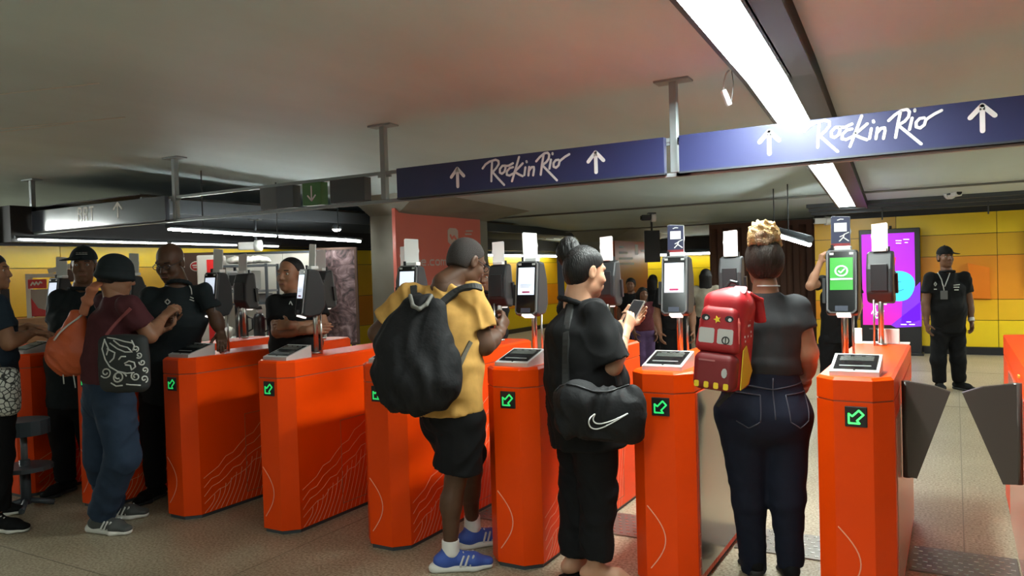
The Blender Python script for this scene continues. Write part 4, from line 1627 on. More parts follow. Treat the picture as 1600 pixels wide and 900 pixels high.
def shoes(root, org, J, toes, m, sole, sc=1.0, res=.006, stripe=None, thick=0.0):
    for q in 'LR':
        if toes.get(q) is None:
            continue
        up_, so_, (g, f, r) = shoe_prims(J['an' + q], toes[q], sc, .27, thick)
        o = sdf_obj('shoe', [(up_, res)], m, root, org)
        sdf_obj('sole', [(so_, res)], sole, o, org)
        lc = SDF()
        z = np.array([0, 0, 1.0])
        for k in range(4):
            c = g + f * (.035 + .022 * k) + z * (.103 - .010 * k)
            lc.cap(c - r * .018, c + r * .018 + f * .008, .0045, None, .002)
        sdf_obj('laces', [(lc, .004)], sole, o, org)
        if stripe:
            for k in range(3):
                a = g + f * (.045 + .026 * k) + z * .035
                for gs in (-1, 1):
                    sp = SDF().cap(a + r * gs * (.046 * sc), a + f * .02 + z * .045 + r * gs * (.036 * sc), .006, None, .001)
                    sdf_obj('stripe', [(sp, .004)], stripe, o, org)


def hair_cap(B, root, org, m, grow=.007, fr=(.086, .066), ear=(.018, -.004), low=-.062, name='hair', extra=None, amp=.0, res=None):
    s = SDF()
    L, hs = B['L'], B['hs']
    ax = (B['hr'], B['hf'], B['hu'])
    s.ball(L(0, -.012, .034), tuple((v + grow) * hs for v in (.075, .095, .084)), ax, .01)
    d = np.array([fr[0] - ear[0], fr[1] - ear[1]])
    n = unit([d[1], -d[0]])
    s.cut(L(0, fr[0], fr[1]), B['hf'] * n[0] + B['hu'] * n[1])
    s.ball(L(0, -.044, -.012), tuple((v + grow) * hs for v in (.068, .056, .070)), ax, .03)
    s.cut(L(0, 0, low), -B['hu'])
    if extra:
        extra(s, L)
    return sdf_obj(name, [(s, res or B['hres'])], m, root, org, (amp, 60, tuple(B['hr']), 1.0) if amp else None)


def ball_cap(B, root, org, m, label=None, brim=1.0, brimdir=None, mk=None):
    s = SDF()
    L, hs = B['L'], B['hs']
    bf = B['hf'] if brimdir is None else unit(brimdir)
    br = np.cross(bf, B['hu'])
    ax = (B['hr'], B['hf'], B['hu'])
    s.ball(L(0, -.008, .036), tuple(v * hs for v in (.088, .106, .102)), ax, .01)
    s.cut(L(0, 0, .040), -B['hu'] - B['hf'] * .08)
    c = N3(L(0, 0, .050))
    s.ell(c + bf * .08 * hs, c + bf * (.08 + .075 * brim) * hs - B['hu'] * .014, (.072 * hs, .007), (.052 * hs, .006), br, .012, 2.0)
    s.ball(L(0, -.008, .138), .009 * hs, None, .004)
    o = sdf_obj('cap', [(s, B['hres'] * .9)], m, root, org)
    if mk:
        e = SDF()
        for k in range(4):
            x = -.036 + k * .018
            e.cap(L(x, .106 - abs(x) * .25, .075), L(x + .012, .106 - abs(x + .012) * .25, .075), .004, None, 0)
            e.cap(L(x, .104 - abs(x) * .25, .086), L(x + .012, .104 - abs(x + .012) * .25, .086), .003, None, 0)
        sdf_obj('cap_badge', [(e, .004)], mk, o, org)
    return o


SK = lambda n, c: mat('skin_' + n, c, .5, noise=.10, nscale=14, spec=.35)
SKIN_DEEP = SK('deep_brown', (.085, .040, .022))
SKIN_DARK = SK('dark_brown', (.15, .068, .036))
SKIN_MID = SK('mid_brown', (.26, .125, .070))
SKIN_LIGHT = SK('light_brown', (.47, .25, .155))
EYEW = mat('eye_white', (.35, .33, .31), .4)
EYEK = mat('eye_dark', (.02, .012, .008), .2)
LIP = mat('lips', (.20, .07, .055), .4)
HAIRK = mat('black_hair', (.006, .005, .005), .5, bump=.6, bscale=160, stretch=(1, 1, .15), spec=.3)
STUBBLE = mat('cropped_hair', (.020, .014, .012), .8, bump=.5, bscale=400)
BLOND = mat('blond_hair', (.42, .26, .11), .55, noise=.35, nscale=60, bump=.8, bscale=140)
CL = lambda n, c, r=.85, **k: mat('cloth_' + n, c, r, noise=k.pop('noise', .08), nscale=30, bump=.12, bscale=350, spec=.18, **k)
# ================================================================== people
A = lambda x, y, d: N3(at(x, y, d))
VR, VF, VU = RT.copy(), np.array([FW[0], FW[1], 0]) / math.hypot(FW[0], FW[1]), np.array([0, 0, 1.0])
VRh = np.array([RT[0], RT[1], 0]) / math.hypot(RT[0], RT[1])
dirv = lambda r, f, u=0.0: unit(VRh * r + VF * f + VU * u)

CREAM = mat('sole_white', (.62, .60, .55), .6)
BLKS = CL('black', (.0075, .0075, .008), .85)
BLKP = CL('black_trouser', (.007, .007, .008), .85)
CHAR = CL('charcoal', (.030, .030, .032), .9)
OCH = CL('ochre', (.47, .26, .07), .85)
JEAN = CL('dark_denim', (.010, .013, .026), .8)
JEAN2 = CL('blue_denim', (.020, .034, .060), .8)
MARN = CL('maroon', (.065, .018, .022), .85)
TEAL = CL('slate_black', (.014, .019, .022), .8)
BLUESH = mat('shoe_blue', (.03, .075, .33), .6, bump=.2, bscale=300)
LTGREY = mat('light_grey_print', (.5, .5, .5), .6)

# ------------------------------------------------ woman in charcoal T-shirt and jeans, seen from behind
d = 3.75
J = dict(head=A(1193, 411, d + .02), neck=A(1196, 452, d), shL=A(1152, 483, d), shR=A(1243, 483, d), chest=A(1198, 508, d), waist=A(1195, 568, d), pelvis=A(1192, 640, d),
         elR=A(1261, 552, d - .02), wrR=A(1255, 606, d + .16), elL=A(1132, 556, d + .02), wrL=A(1142, 590, d + .16),
         hipL=A(1160, 650, d), hipR=A(1225, 650, d), knL=A(1170, 778, d + .05), knR=A(1230, 778, d - .02), anL=A(1178, 893, d + .12), anR=A(1235, 886, d + .02))
f = dirv(.12, 1)
root, org, J, B = person('woman seen from behind in a charcoal T-shirt and jeans, blond-brown bun, at the passage', dict(
    J=J, face=f, skin=SKIN_MID, W=(.160, .148, .222), D=(.115, .12, .140), res=.009, hres=.0045, arm=1.28, leg=.84, eyes=False, base=A(1205, 900, d),
    handR=(dirv(.1, .8, -.5), dirv(-1, .1, 0), dirv(0, .3, 1), .8), handL=(dirv(.3, 1, .1), dirv(0, .1, -1), dirv(1, 0, 0), .6)))
shirt(root, org, J, B, CHAR, sleeve=.47, hem=J['pelvis'] + (J['waist'] - J['pelvis']) * .80, loose=.014, amp=.004, name='t_shirt', bust=1.0, seed=3, flare=.80)
jn = trousers(root, org, J, B, JEAN, .99, (.126, .082, .062), .004, 'jeans', J['waist'] - B['up'] * .015, 4.0, .035, 1.15)
# jeans seams, pockets
mb = MB()
bk = lambda u, v: Vector(J['pelvis'] + B['hside'] * u + B['up'] * v)
def back_pt(u, v, o=.0):
    """point on the seat of the jeans"""
    p = np.array(J['pelvis']) + B['hside'] * u + B['up'] * v
    return Vector(p - B['front'] * (.30)), Vector(B['front'])
def press(o, pts, r, m_, name, parent, off=.002):
    """lay a thin cord on the surface of an object (pts given as world start + direction)"""
    me = o.data
    from mathutils.bvhtree import BVHTree
    t = BVHTree.FromPolygons([v.co for v in me.vertices], [p.vertices[:] for p in me.polygons])
    ow = Vector(org)
    run = []
    for s0, dd in pts:
        h = t.ray_cast(s0 - ow, dd)
        if h[0] is not None:
            run.append(h[0] - dd * off)
    if len(run) > 1:
        return MB().tube(run, r, 5).build(name, m_, parent)
STITCH = mat('denim_stitch', (.05, .05, .07), .7)
def line(u0, v0, u1, v1, n=10):
    return [back_pt(u0 + (u1 - u0) * i / n, v0 + (v1 - v0) * i / n) for i in range(n + 1)]
press(jn, line(-.19, .145, 0, .115) + line(0, .115, .19, .145), .0035, STITCH, 'yoke_seam', jn)
press(jn, line(0, .17, 0, -.02), .003, STITCH, 'back_seam', jn)
press(jn, line(.06, .09, .18, .10) + line(.18, .10, .17, -.03) + line(.17, -.03, .12, -.06) + line(.12, -.06, .07, -.03) + line(.07, -.03, .06, .09), .003, STITCH, 'pocket_seam', jn)
press(jn, line(-.18, .10, -.06, .09) + line(-.06, .09, -.07, -.03) + line(-.07, -.03, -.12, -.06) + line(-.12, -.06, -.17, -.03), .003, STITCH, 'pocket_seam', jn)
press(jn, line(-.2, .20, .2, .20, 16), .004, STITCH, 'waistband', jn)
shoes(root, org, J, dict(L=dirv(.05, 1), R=dirv(.2, 1)), BLKS, mat('sole_black', (.02, .02, .02), .6), .95)
HAIRW = mat('brown_black_hair', (.016, .009, .006), .5, noise=.4, nscale=40, bump=.7, bscale=140, stretch=(1, 1, .2), spec=.25)
def _x(s, L):
    s.ball(L(0, -.03, .02), (.084, .088, .088), (B['hr'], B['hf'], B['hu']), .02)
hair_cap(B, root, org, HAIRW, .012, low=-.075, extra=_x, amp=.0025)
s = SDF()
bc = A(1193, 366, d - .03)
for k in range(14):
    a = k * 2.4
    p = bc + VRh * (.052 * math.cos(a)) + VU * (.044 * math.sin(a)) + VF * (.02 * math.cos(a * 1.7))
    q = bc + VRh * (.060 * math.cos(a + 1.1)) + VU * (.052 * math.sin(a + 1.1)) - VF * .01
    s.cap(p, q, .022, .016, .012)
s.ball(bc, (.055, .05, .05), None, .02)
s.cap(bc + VRh * .06 - VU * .0, bc + VRh * .085 - VU * .055, .018, .010, .02)
s.cap(bc - VRh * .055, bc - VRh * .075 - VU * .05, .014, .008, .02)
for k in range(26):
    a = k * 2.39996
    z_ = -.9 + 1.8 * k / 25
    rr_ = math.sqrt(max(0, 1 - z_ * z_))
    p = bc + VRh * (.062 * rr_ * math.cos(a)) + VU * (.054 * z_) - VF * (.052 * rr_ * math.sin(a))
    q = bc + VRh * (.070 * rr_ * math.cos(a + .5)) + VU * (.054 * z_ + .018) - VF * (.056 * rr_ * math.sin(a + .5))
    s.cap(p, q, .011, .008, .004)
hb = sdf_obj('hair_bun', [(s, .0045)], BLOND, root, org, (.003, 90, (1, .3, .2), 2.0))
hb['label'] = 'blond curly hair bun'
s = SDF()
for k in range(5):
    a0, a1 = k * 1.25, (k + 1) * 1.25
    s.cap(A(1194, 372, d - .07) + VRh * .03 * math.cos(a0) + VU * .026 * math.sin(a0), A(1194, 372, d - .07) + VRh * .03 * math.cos(a1) + VU * .026 * math.sin(a1), .018, .018, .01)
s.ball(A(1194, 376, d - .05), .03, None, .01)
sdf_obj('hair_bun_core', [(s, .005)], mat('light_brown_hair', (.20, .115, .06), .5, noise=.4, nscale=70, bump=.8, bscale=160), root, org, (.003, 150, (1, .3, .2), 2.0))
s = SDF()
for k in range(9):
    a0, a1 = -.9 + k * .2, -.9 + (k + 1) * .2
    P_ = lambda a: J['neck'] + B['side'] * (.068 * math.sin(a)) - B['front'] * (.070 * math.cos(a)) + B['up'] * (.016)
    s.cap(P_(a0), P_(a1), .004, None, 0)
sdf_obj('necklace', [(s, .003)], SILVER, root, org)
P8 = (root, org, J, B)

# ------------------------------------------------ woman in black looking at her phone
d = 3.85
f = dirv(.86, .5)
J = dict(head=A(914, 424, d), neck=A(902, 466, d), shR=A(928, 490, d - .13), shL=A(893, 482, d + .18), chest=A(906, 520, d), waist=A(912, 590, d), pelvis=A(918, 662, d),
         elR=A(957, 572, d - .16), wrR=A(977, 517, d - .03), elL=A(930, 570, d + .24), wrL=A(972, 508, d + .16),
         hipR=A(926, 672, d - .09), hipL=A(908, 668, d + .09), knR=A(935, 772, d - .08), knL=A(902, 770, d + .06), anR=A(931, 876, d - .08), anL=A(898, 872, d + .05))
ph = A(990, 487, d + .07)
root, org, J, B = person('woman in loose black clothes with a high black bun, looking down at a phone', dict(
    J=J, face=dirv(.88, .42, -.16), skin=SKIN_LIGHT, W=(.175, .185, .19), D=(.145, .165, .155), res=.009, hres=.004, arm=1.12, leg=.92, base=A(920, 900, d), hs=1.06, nk=1.15,
    handR=(dirv(.4, .45, .62), dirv(.15, .6, .5), dirv(.5, .5, .6), .75), handL=(dirv(.75, .15, .3), dirv(.3, -.5, .5), dirv(.3, -.2, .8), .6),
    bare=dict(R=dirv(.97, -.15), L=dirv(.75, .5))))
shirt(root, org, J, B, BLKS, sleeve=.93, hem=J['pelvis'] - B['up'] * .10, loose=.03, amp=.012, flare=1.03, sl_r=1.25, collar=1.15, bust=1.15, belly=.03, seed=7)
trousers(root, org, J, B, BLKP, .97, (.125, .092, .082), .007, 'trousers', None, 5.0)
hair_cap(B, root, org, HAIRK, .005, fr=(.084, .062), ear=(.012, .012), low=-.078, amp=.0012)
s = SDF()
c = A(889, 393, d + .02)
s.ball(c, (.060, .056, .078), None, .01)
for k in range(6):
    a = k * 1.05
    s.cap(c + VRh * .04 * math.cos(a) + VU * .035 * math.sin(a), c + VRh * .045 * math.cos(a + .9) + VU * .05 * math.sin(a + .9), .022, .016, .012)
s.cap(c - VU * .02, J['head'] + VU * .045 - VRh * .03, .05, .06, .03)
sdf_obj('hair_bun', [(s, .005)], HAIRK, root, org, (.002, 120, (1, .2, .3), 1.0))
e = SDF()
for k in (0, 1):
    pass
for q, (td) in (('R', dirv(.97, -.15)), ('L', dirv(.75, .5))):
    g0 = np.array([J['an' + q][0], J['an' + q][1], 0])
    r_ = np.array([td[1], -td[0], 0])
    so = SDF().ell(g0 - td * .075 + VU * .006, g0 + td * .15 + VU * .006, (.036, .009), (.043, .009), r_, .01, 2.0)
    so.cut(g0 + VU * .001, (0, 0, -1))
    o = sdf_obj('sandal', [(so, .005)], BLKS, root, org)
    st = SDF()
    st.cap(g0 + td * .125 + VU * .050, g0 + td * .05 + r_ * .042 + VU * .035, .006, None, .003)
    st.cap(g0 + td * .125 + VU * .050, g0 + td * .05 - r_ * .042 + VU * .035, .006, None, .003)
    sdf_obj('strap', [(st, .004)], BLKS, o, org)
P7 = (root, org, J, B)
# the phone she holds
e = empty('phone', ph, 0, 'dark phone held up in both hands by the woman in black', 'phone')
px_, py_ = unit(dirv(.5, .35, .75)), unit(dirv(.55, -.75, -.15))
M = frame((0, 0, 0), tuple(px_), tuple(py_))
MB().prism([(-.07, -.033), (-.066, -.037), (.066, -.037), (.07, -.033), (.07, .033), (.066, .037), (-.066, .037), (-.07, .033)], -.004, .004, 0, M).build('case', mat('phone_pale', (.35, .33, .30), .3, .4), e)
MB().prism([(-.067, -.034), (.067, -.034), (.067, .034), (-.067, .034)], .004, .0047, 0, M).build('screen', GLASSK, e)
MB().prism([(-.067, -.034), (.067, -.034), (.067, .034), (-.067, .034)], -.0047, -.004, 0, M).build('back', BLACK, e)

# ------------------------------------------------ man in ochre T-shirt and black shorts
d = 4.0
f = dirv(.42, .9)
J = dict(head=A(729, 409, d + .06), neck=A(695, 441, d), shL=A(640, 462, d + .08), shR=A(737, 462, d - .06), chest=A(688, 500, d - .01), waist=A(697, 575, d - .04), pelvis=A(706, 645, d - .04),
         elR=A(757, 540, d - .06), wrR=A(783, 517, d + .14), elL=A(590, 521, d + .14), wrL=A(622, 560, d + .12),
         hipR=A(724, 658, d - .08), hipL=A(690, 655, d + .06), knR=A(712, 748, d - .02), knL=A(738, 735, d + .24), anR=A(704, 853, d + .01), anL=A(738, 815, d + .34))
root, org, J, B = person('man with a shaved head in an ochre T-shirt, black shorts and blue trainers', dict(
    J=J, face=dirv(.72, .56, -.42), hup=dirv(.35, .3, .9), skin=SKIN_DEEP, W=(.185, .175, .17), D=(.125, .125, .125), res=.009, hres=.0045, arm=1.22, leg=1.02, base=A(720, 880, d), hs=1.04, nk=1.12,
    handR=(dirv(.25, .5, .6), dirv(-.6, .5, 0), dirv(0, .5, .5), .9), handL=(dirv(.5, .8, .1), dirv(.2, .1, -1), dirv(1, 0, 0), .5)))
shirt(root, org, J, B, OCH, sleeve=.68, hem=J['pelvis'] - B['up'] * .0, loose=.020, amp=.011, name='t_shirt', belly=.03, seed=2, sl_r=1.1)
trousers(root, org, J, B, BLKP, .40, (.118, .128), .006, 'shorts', J['waist'] - B['up'] * .09, 1.0)
hair_cap(B, root, org, STUBBLE, .003, fr=(.080, .075), ear=(.02, .02), low=-.05)
shoes(root, org, J, dict(R=dirv(.96, .12), L=dirv(.86, .42)), BLUESH, CREAM, 1.08, .005, LTGREY, .012)
for q in 'RL':
    s = SDF().cap(J['an' + q] - VU * .03, J['an' + q] + VU * .035, .047, .045, .01, False, True)
    sdf_obj('sock', [(s, .005)], mat('white_sock', (.65, .63, .6), .9), root, org)
# spectacles
L = B['L']
s = SDF()
for g in (-1, 1):
    pr = [L(g * .034 + .022 * math.cos(a), .106, .004 + .017 * math.sin(a)) for a in [k * math.pi / 5 for k in range(11)]]
    for a, b in zip(pr[:-1], pr[1:]):
        s.cap(a, b, .0022, None, 0)
    s.cap(L(g * .056, .104, .008), L(g * .080, .0, .010), .0022, None, 0)
s.cap(L(-.012, .108, .006), L(.012, .108, .006), .0022, None, 0)
sdf_obj('glasses', [(s, .0022)], BLACK, root, org)
P6 = (root, org, J, B)
# his black drawstring backpack
NYL = mat('black_nylon', (.007, .007, .008), .75, bump=.5, bscale=26, spec=.25)
bo = A(652, 545, 3.74)
e = empty('backpack', bo, 0, 'soft black backpack on the back of the man in the ochre T-shirt', 'backpack')
s = SDF()
bu, bs = unit(A(675, 440, 3.78) - A(645, 630, 3.72)), unit(dirv(.92, -.38))
bf_ = np.cross(bu, bs)
s.ell(A(646, 585, 3.74), A(662, 478, 3.78), (.20, .12), (.12, .07), bs, .04, .8)
s.ball(A(640, 596, 3.74), (.20, .12, .16), (bs, bf_, bu), .05)
s.ball(A(690, 580, 3.74), (.11, .08, .17), (bs, bf_, bu), .05)
s.ball(A(626, 545, 3.76), (.13, .10, .18), (bs, bf_, bu), .05)
s.ell(A(658, 490, 3.80), A(652, 462, 3.84), (.07, .04), (.035, .03), bs, .04)
sdf_obj('bag', [(s, .009)], NYL, e, bo, (.016, 20, tuple(bs + .3 * bu), 5.0))
STR = mat('strap_black', (.012, .012, .012), .7)
from mathutils.bvhtree import BVHTree


def bvh(o):
    return BVHTree.FromPolygons([v.co for v in o.data.vertices], [q.vertices[:] for q in o.data.polygons])


def on(o, orgn, pts, off=.008):
    """points of the surface of o met by sight lines through these photograph pixels, lifted by off"""
    t = o if isinstance(o, BVHTree) else bvh(o)
    out = []
    for (x, y) in pts:
        r_ = Vector(ray(x, y)).normalized()
        h = t.ray_cast(Vector(CAM) - Vector(orgn), r_)
        if h[0] is not None:
            out.append(N3(h[0] + h[1] * off * (1 if h[1].dot(r_) < 0 else -1)) + N3(orgn))
    return out


def dense(pts, n=5):
    o = []
    for a_, b_ in zip(pts[:-1], pts[1:]):
        for k_ in range(n):
            o.append((a_[0] + (b_[0] - a_[0]) * k_ / n, a_[1] + (b_[1] - a_[1]) * k_ / n))
    return o + [pts[-1]]


def strap(o, orgn, px, w, th, m_, parent, porg, name='strap', side=VU, off=.008, lift=()):
    """a flat band lying on the surface of o along these sight lines"""
    t = bvh(o)
    P_, N_ = [], []
    for (x, y) in dense(px, 4):
        r_ = Vector(ray(x, y)).normalized()
        h = t.ray_cast(Vector(CAM) - Vector(orgn), r_)
        if h[0] is not None:
            P_.append(N3(h[0]) + N3(orgn) - N3(r_) * off)
            N_.append(N3(h[1]) * (1 if h[1].dot(r_) < 0 else -1))
    for _ in range(6):
        P_ = [P_[0]] + [(P_[i - 1] + P_[i] * 2 + P_[i + 1]) / 4 for i in range(1, len(P_) - 1)] + [P_[-1]]
        N_ = [N_[0]] + [(N_[i - 1] + N_[i] * 2 + N_[i + 1]) / 4 for i in range(1, len(N_) - 1)] + [N_[-1]]
    mb_ = MB()
    V_, F_ = [], []
    n = len(P_)
    for i in range(n):
        tn = unit(P_[min(i + 1, n - 1)] - P_[max(i - 1, 0)])
        nn = unit(N_[i] - tn * (N_[i] @ tn))
        bn = np.cross(tn, nn)
        c_ = P_[i] - N3(porg)
        for (a_, b_) in ((-1, -1), (-.8, 1), (.8, 1), (1, -1)):
            V_.append(tuple(c_ + bn * a_ * w + nn * b_ * th))
    for i in range(n - 1):
        for k in range(4):
            F_.append((4 * i + k, 4 * i + (k + 1) % 4, 4 * i + 4 + (k + 1) % 4, 4 * i + 4 + k))
    F_ += [(0, 1, 2, 3), tuple(4 * (n - 1) + k for k in (3, 2, 1, 0))]
    return mb_.add(V_, F_).build(name, m_, parent)


ST6 = [c_ for c_ in root.children if c_.name.startswith('t_shirt')][0]
strap(ST6, org, [(674, 492), (690, 472), (716, 451), (740, 446), (752, 450)], .022, .008, STR, e, bo, side=unit(VU + .6 * VRh))
strap(ST6, org, [(650, 490), (647, 462), (646, 447)], .020, .008, STR, e, bo, side=VRh)
strap(ST6, org, [(710, 596), (722, 560), (736, 534)], .012, .005, mat('strap_grey', (.10, .085, .06), .7), e, bo, side=VRh)
s = SDF()
ch = [A(641, 462, 3.74), A(645, 478, 3.68), A(655, 483, 3.66), A(666, 476, 3.68), A(674, 462, 3.74)]
for a, b in zip(ch[:-1], ch[1:]):
    s.cap(a, b, .010, None, .006)
sdf_obj('handle_loop', [(s, .005)], mat('loop_grey', (.12, .115, .10), .7), e, bo)
def mark(o, orgn, strokes, r, m_, name, parent, off=.003):
    """flat print on cloth: thin cords lying on the surface"""
    mb_ = MB()
    t = bvh(o)
    for st in strokes:
        p_ = on(t, orgn, dense(st, 3), off)
        p_ = [Vector(q - N3(orgn)) for q in p_]
        if len(p_) > 1:
            mb_.tube(p_, r, 5)
    if mb_.v:
        return mb_.build(name, m_, parent)


WPRINT = mat('white_print_cloth', (.55, .55, .52), .8)

# ------------------------------------------------ red rucksack of the woman in jeans
root, org, J, B = P8
RB = mat('rucksack_red', (.42, .010, .016), .5, noise=.15, nscale=12)
RBD = mat('rucksack_dark_red', (.16, .008, .010), .5)
RBY = mat('rucksack_yellow', (.72, .50, .02), .5)
RBG = mat('rucksack_grey', (.42, .40, .38), .5)
c0 = A(1131, 533, 3.52)
nx = unit(dirv(.80, -.56))                 # along the front, to the right
nf = unit(dirv(-.56, -.82))                 # the way the front looks
nu = unit(VU * 1 + VRh * .10)
nx = unit(nx - nu * (nx @ nu))
nf = unit(np.cross(nx, nu) * -1) if np.cross(nx, nu) @ nf < 0 else unit(np.cross(nx, nu))
e = empty('rucksack', c0, 0, 'bright red child rucksack with yellow sides hung on the shoulder of the woman in jeans', 'backpack')
P_ = lambda u, v, w: c0 + nx * u + nu * v + nf * w
s = SDF().rbox(P_(.0, .0, -.04), (.100, .105, .225), .05, (nx, nf, nu), .02)
s.ball(P_(.02, .17, -.03), (.085, .075, .08), (nx, nf, nu), .04)
sdf_obj('bag', [(s, .006)], RB, e, c0, (.003, 20, tuple(nu), 1.0))
s = SDF().rbox(P_(-.005, .055, .055), (.095, .035, .105), .033, (nx, nf, nu), .01, taper=.12)
up_ = sdf_obj('upper_pocket', [(s, .005)], mat('rucksack_red_front', (.30, .008, .012), .5), e, c0)
s = SDF().rbox(P_(-.005, -.135, .06), (.098, .045, .085), .035, (nx, nf, nu), .01)
lp = sdf_obj('lower_pocket', [(s, .005)], RBD, e, c0)
MF = lambda u, v, w: frame(tuple(P_(u, v, w) - c0), tuple(nx), tuple(nu))
rc = lambda w_, h_, c_=.006: [(-w_ + c_, -h_), (w_ - c_, -h_), (w_, -h_ + c_), (w_, h_ - c_), (w_ - c_, h_), (-w_ + c_, h_), (-w_, h_ - c_), (-w_, -h_ + c_)]
for u in (-.050, .036):
    MB().prism(rc(.036, .034), 0, .004, 0, MF(u, .026, .0885)).build('grey_window', RBG, up_)
mb = MB()
mb.ribbon([(.016 * math.cos(k * .63), .016 * math.sin(k * .63)) for k in range(11)], .005, MF(.040, .010, .0925), .002)
mb.ribbon([(0, .014), (0, -.014)], .004, MF(.040, .010, .0925), .002)
mb.build('round_badge', BLACK, up_)
for u in (-.06, .048):
    o = MB().prism([(.020 * math.cos(k * .6), .015 * math.sin(k * .6)) for k in range(10)], 0, .004, 0, MF(u, .106, .0860)).build('lamp_patch', BLACK, up_)
    MB().prism([(.008 * math.cos(k * .8), .008 * math.sin(k * .8)) for k in range(8)], .004, .006, 0, MF(u + .004, .103, .0860)).build('lamp_spot', CARDW, o)
o = MB().prism([((.018 if k % 2 else .008) * math.cos(k * .628), (.018 if k % 2 else .008) * math.sin(k * .628)) for k in range(10)], 0, .004, 0, MF(-.006, .100, .0875)).build('star_patch', RBY, up_)
for k in range(4):
    MB().prism(rc(.011, .014, .004), 0, .005, 0, MF(-.075 + k * .045, -.195, .1005)).build('yellow_patch', RBY, lp)
MB().ribbon([(-.05, 0), (.02, 0)], .007, MF(-.02, -.085, .1045), .002).build('print_line', mat('dull_pink', (.35, .12, .12), .6), lp)
MB().prism([(.013 * math.cos(k * .7), .022 * math.sin(k * .7)) for k in range(9)], 0, .004, 0, MF(.050, -.135, .1045)).build('oval_badge', RBG, lp)
# yellow side panel
my = frame(tuple(P_(.1005, -.10, -.03) - c0), tuple(-nf), tuple(nu))
MB().prism([(-.06, -.11), (.04, -.09), (.085, -.03), (.03, .03), (-.02, .09), (-.06, .07)], 0, .004, 0, my).build('yellow_side', RBY, e)
# zip, piping, shoulder strap, dots
s = SDF()
zp = [P_(-.092, .0, .066), P_(-.09, .09, .066), P_(-.06, .155, .060), P_(0, .172, .055), P_(.06, .155, .058), P_(.086, .09, .064), P_(.09, .0, .066)]
for a, b in zip(zp[:-1], zp[1:]):
    s.cap(a, b, .0065, None, .004)
sdf_obj('zip_piping', [(s, .004)], mat('piping_pink', (.62, .12, .10), .5), e, c0)
s = SDF()
zp = [P_(.03, .21, .02), P_(.07, .225, -.05), P_(.10, .20, -.12), P_(.11, .10, -.16)]
for a, b in zip(zp[:-1], zp[1:]):
    s.ell(a, b, (.030, .010), (.030, .010), nx, .01, 1.0)
so = sdf_obj('shoulder_strap', [(s, .005)], RB, e, c0)
mb = MB()
for k in range(12):
    random.seed(k)
    q = P_(.102, -.0 + random.uniform(-.02, .20), -.03 + random.uniform(-.05, .05)) - c0
    mb.prism([(.006 * math.cos(t), .006 * math.sin(t)) for t in (0, 1.26, 2.5, 3.8, 5.0)], 0, .003, 0, frame(tuple(q - nx * .003), tuple(-nf), tuple(nu)))
dd_ = mb.build('white_dot', CARDW, e)
dd_['kind'] = 'stuff'
s = SDF()
zp = [P_(-.02, .24, -.02), P_(.0, .275, -.03), P_(.03, .27, -.03), P_(.04, .235, -.03)]
for a, b in zip(zp[:-1], zp[1:]):
    s.cap(a, b, .008, None, .004)
sdf_obj('carry_loop', [(s, .004)], BLACK, e, c0)
MB().prism(rc(.03, .018), 0, .012, 0, frame(tuple(P_(.06, .235, .0) - c0), tuple(nx), tuple(unit(nu - nf * .6)))).build('name_tag', mat('tag_pink', (.75, .30, .36), .5), e)
s = SDF()
zp = [A(1172, 575, 3.56), A(1160, 598, 3.54), A(1138, 616, 3.54), A(1120, 634, 3.56)]
for a, b in zip(zp[:-1], zp[1:]):
    s.ell(a, b, (.012, .004), (.012, .004), VU, .006, 1.0)
sdf_obj('loose_strap', [(s, .004)], STR, e, c0)

# ------------------------------------------------ black shoulder bag of the woman in black
root, org, J, B = P7
bc = A(938, 648, 3.50)
e = empty('shoulder_bag', bc, 0, 'big soft black shoulder bag with a white curved tick, beside the woman in black', 'bag')
bs, bu = unit(dirv(.95, .05)), VU
bf_ = unit(np.cross(bu, bs))
s = SDF().rbox(bc + bf_ * .04, (.205, .075, .125), .07, (bs, bf_, unit(bu + bs * .12)), .03)
s.ball(bc - bs * .10 + bu * .05 + bf_ * .02, (.09, .085, .10), (bs, bf_, bu), .05)
s.ball(bc + bs * .11 - bu * .02 + bf_ * .02, (.10, .085, .10), (bs, bf_, bu), .05)
s.ball(bc + bs * .16 + bu * .07 + bf_ * .02, (.05, .05, .06), (bs, bf_, bu), .05)
bag = sdf_obj('bag', [(s, .008)], NYL, e, bc, (.013, 22, tuple(unit(bs + .8 * bu)), 3.0))
# outlined curved tick printed on it
SWO = [(981, 646), (962, 655), (944, 661), (931, 661), (926, 655), (929, 647), (922, 652), (919, 660), (923, 668), (933, 670), (950, 664), (966, 655), (981, 646)]
def smooth(p_, n=5):
    o_ = []
    m_ = len(p_) - 1
    for i in range(m_):
        a, b, c, d_ = [np.array(p_[j % m_], float) for j in (i - 1, i, i + 1, i + 2)]
        if i in (0, m_ - 1):
            a, d_ = (b, d_) if i == 0 else (a, c)
        for k in range(n):
            t = k / n
            o_.append(tuple(.5 * (2 * b + (c - a) * t + (2 * a - 5 * b + 4 * c - d_) * t * t + (3 * b - a - 3 * c + d_) * t ** 3)))
    return o_ + [p_[-1]]


mark(bag, bc, [smooth(SWO)], .0032, mat('print_white', (.8, .8, .8), .7), 'curved_tick', bag, .003)
mark(bag, bc, [[(868, 612), (880, 600), (900, 603), (925, 612), (950, 613), (972, 606), (990, 600)]], .004, BLACK, 'zip', bag, .004)
ST7 = [c_ for c_ in root.children if c_.name.startswith('shirt')][0]
strap(ST7, org, [(884, 600), (883, 570), (884, 530), (887, 495), (893, 470)], .020, .005, STR, e, bc, side=VRh, off=.006)
strap(ST7, org, [(968, 602), (966, 590), (962, 578)], .018, .005, STR, e, bc, side=VRh, off=.006)

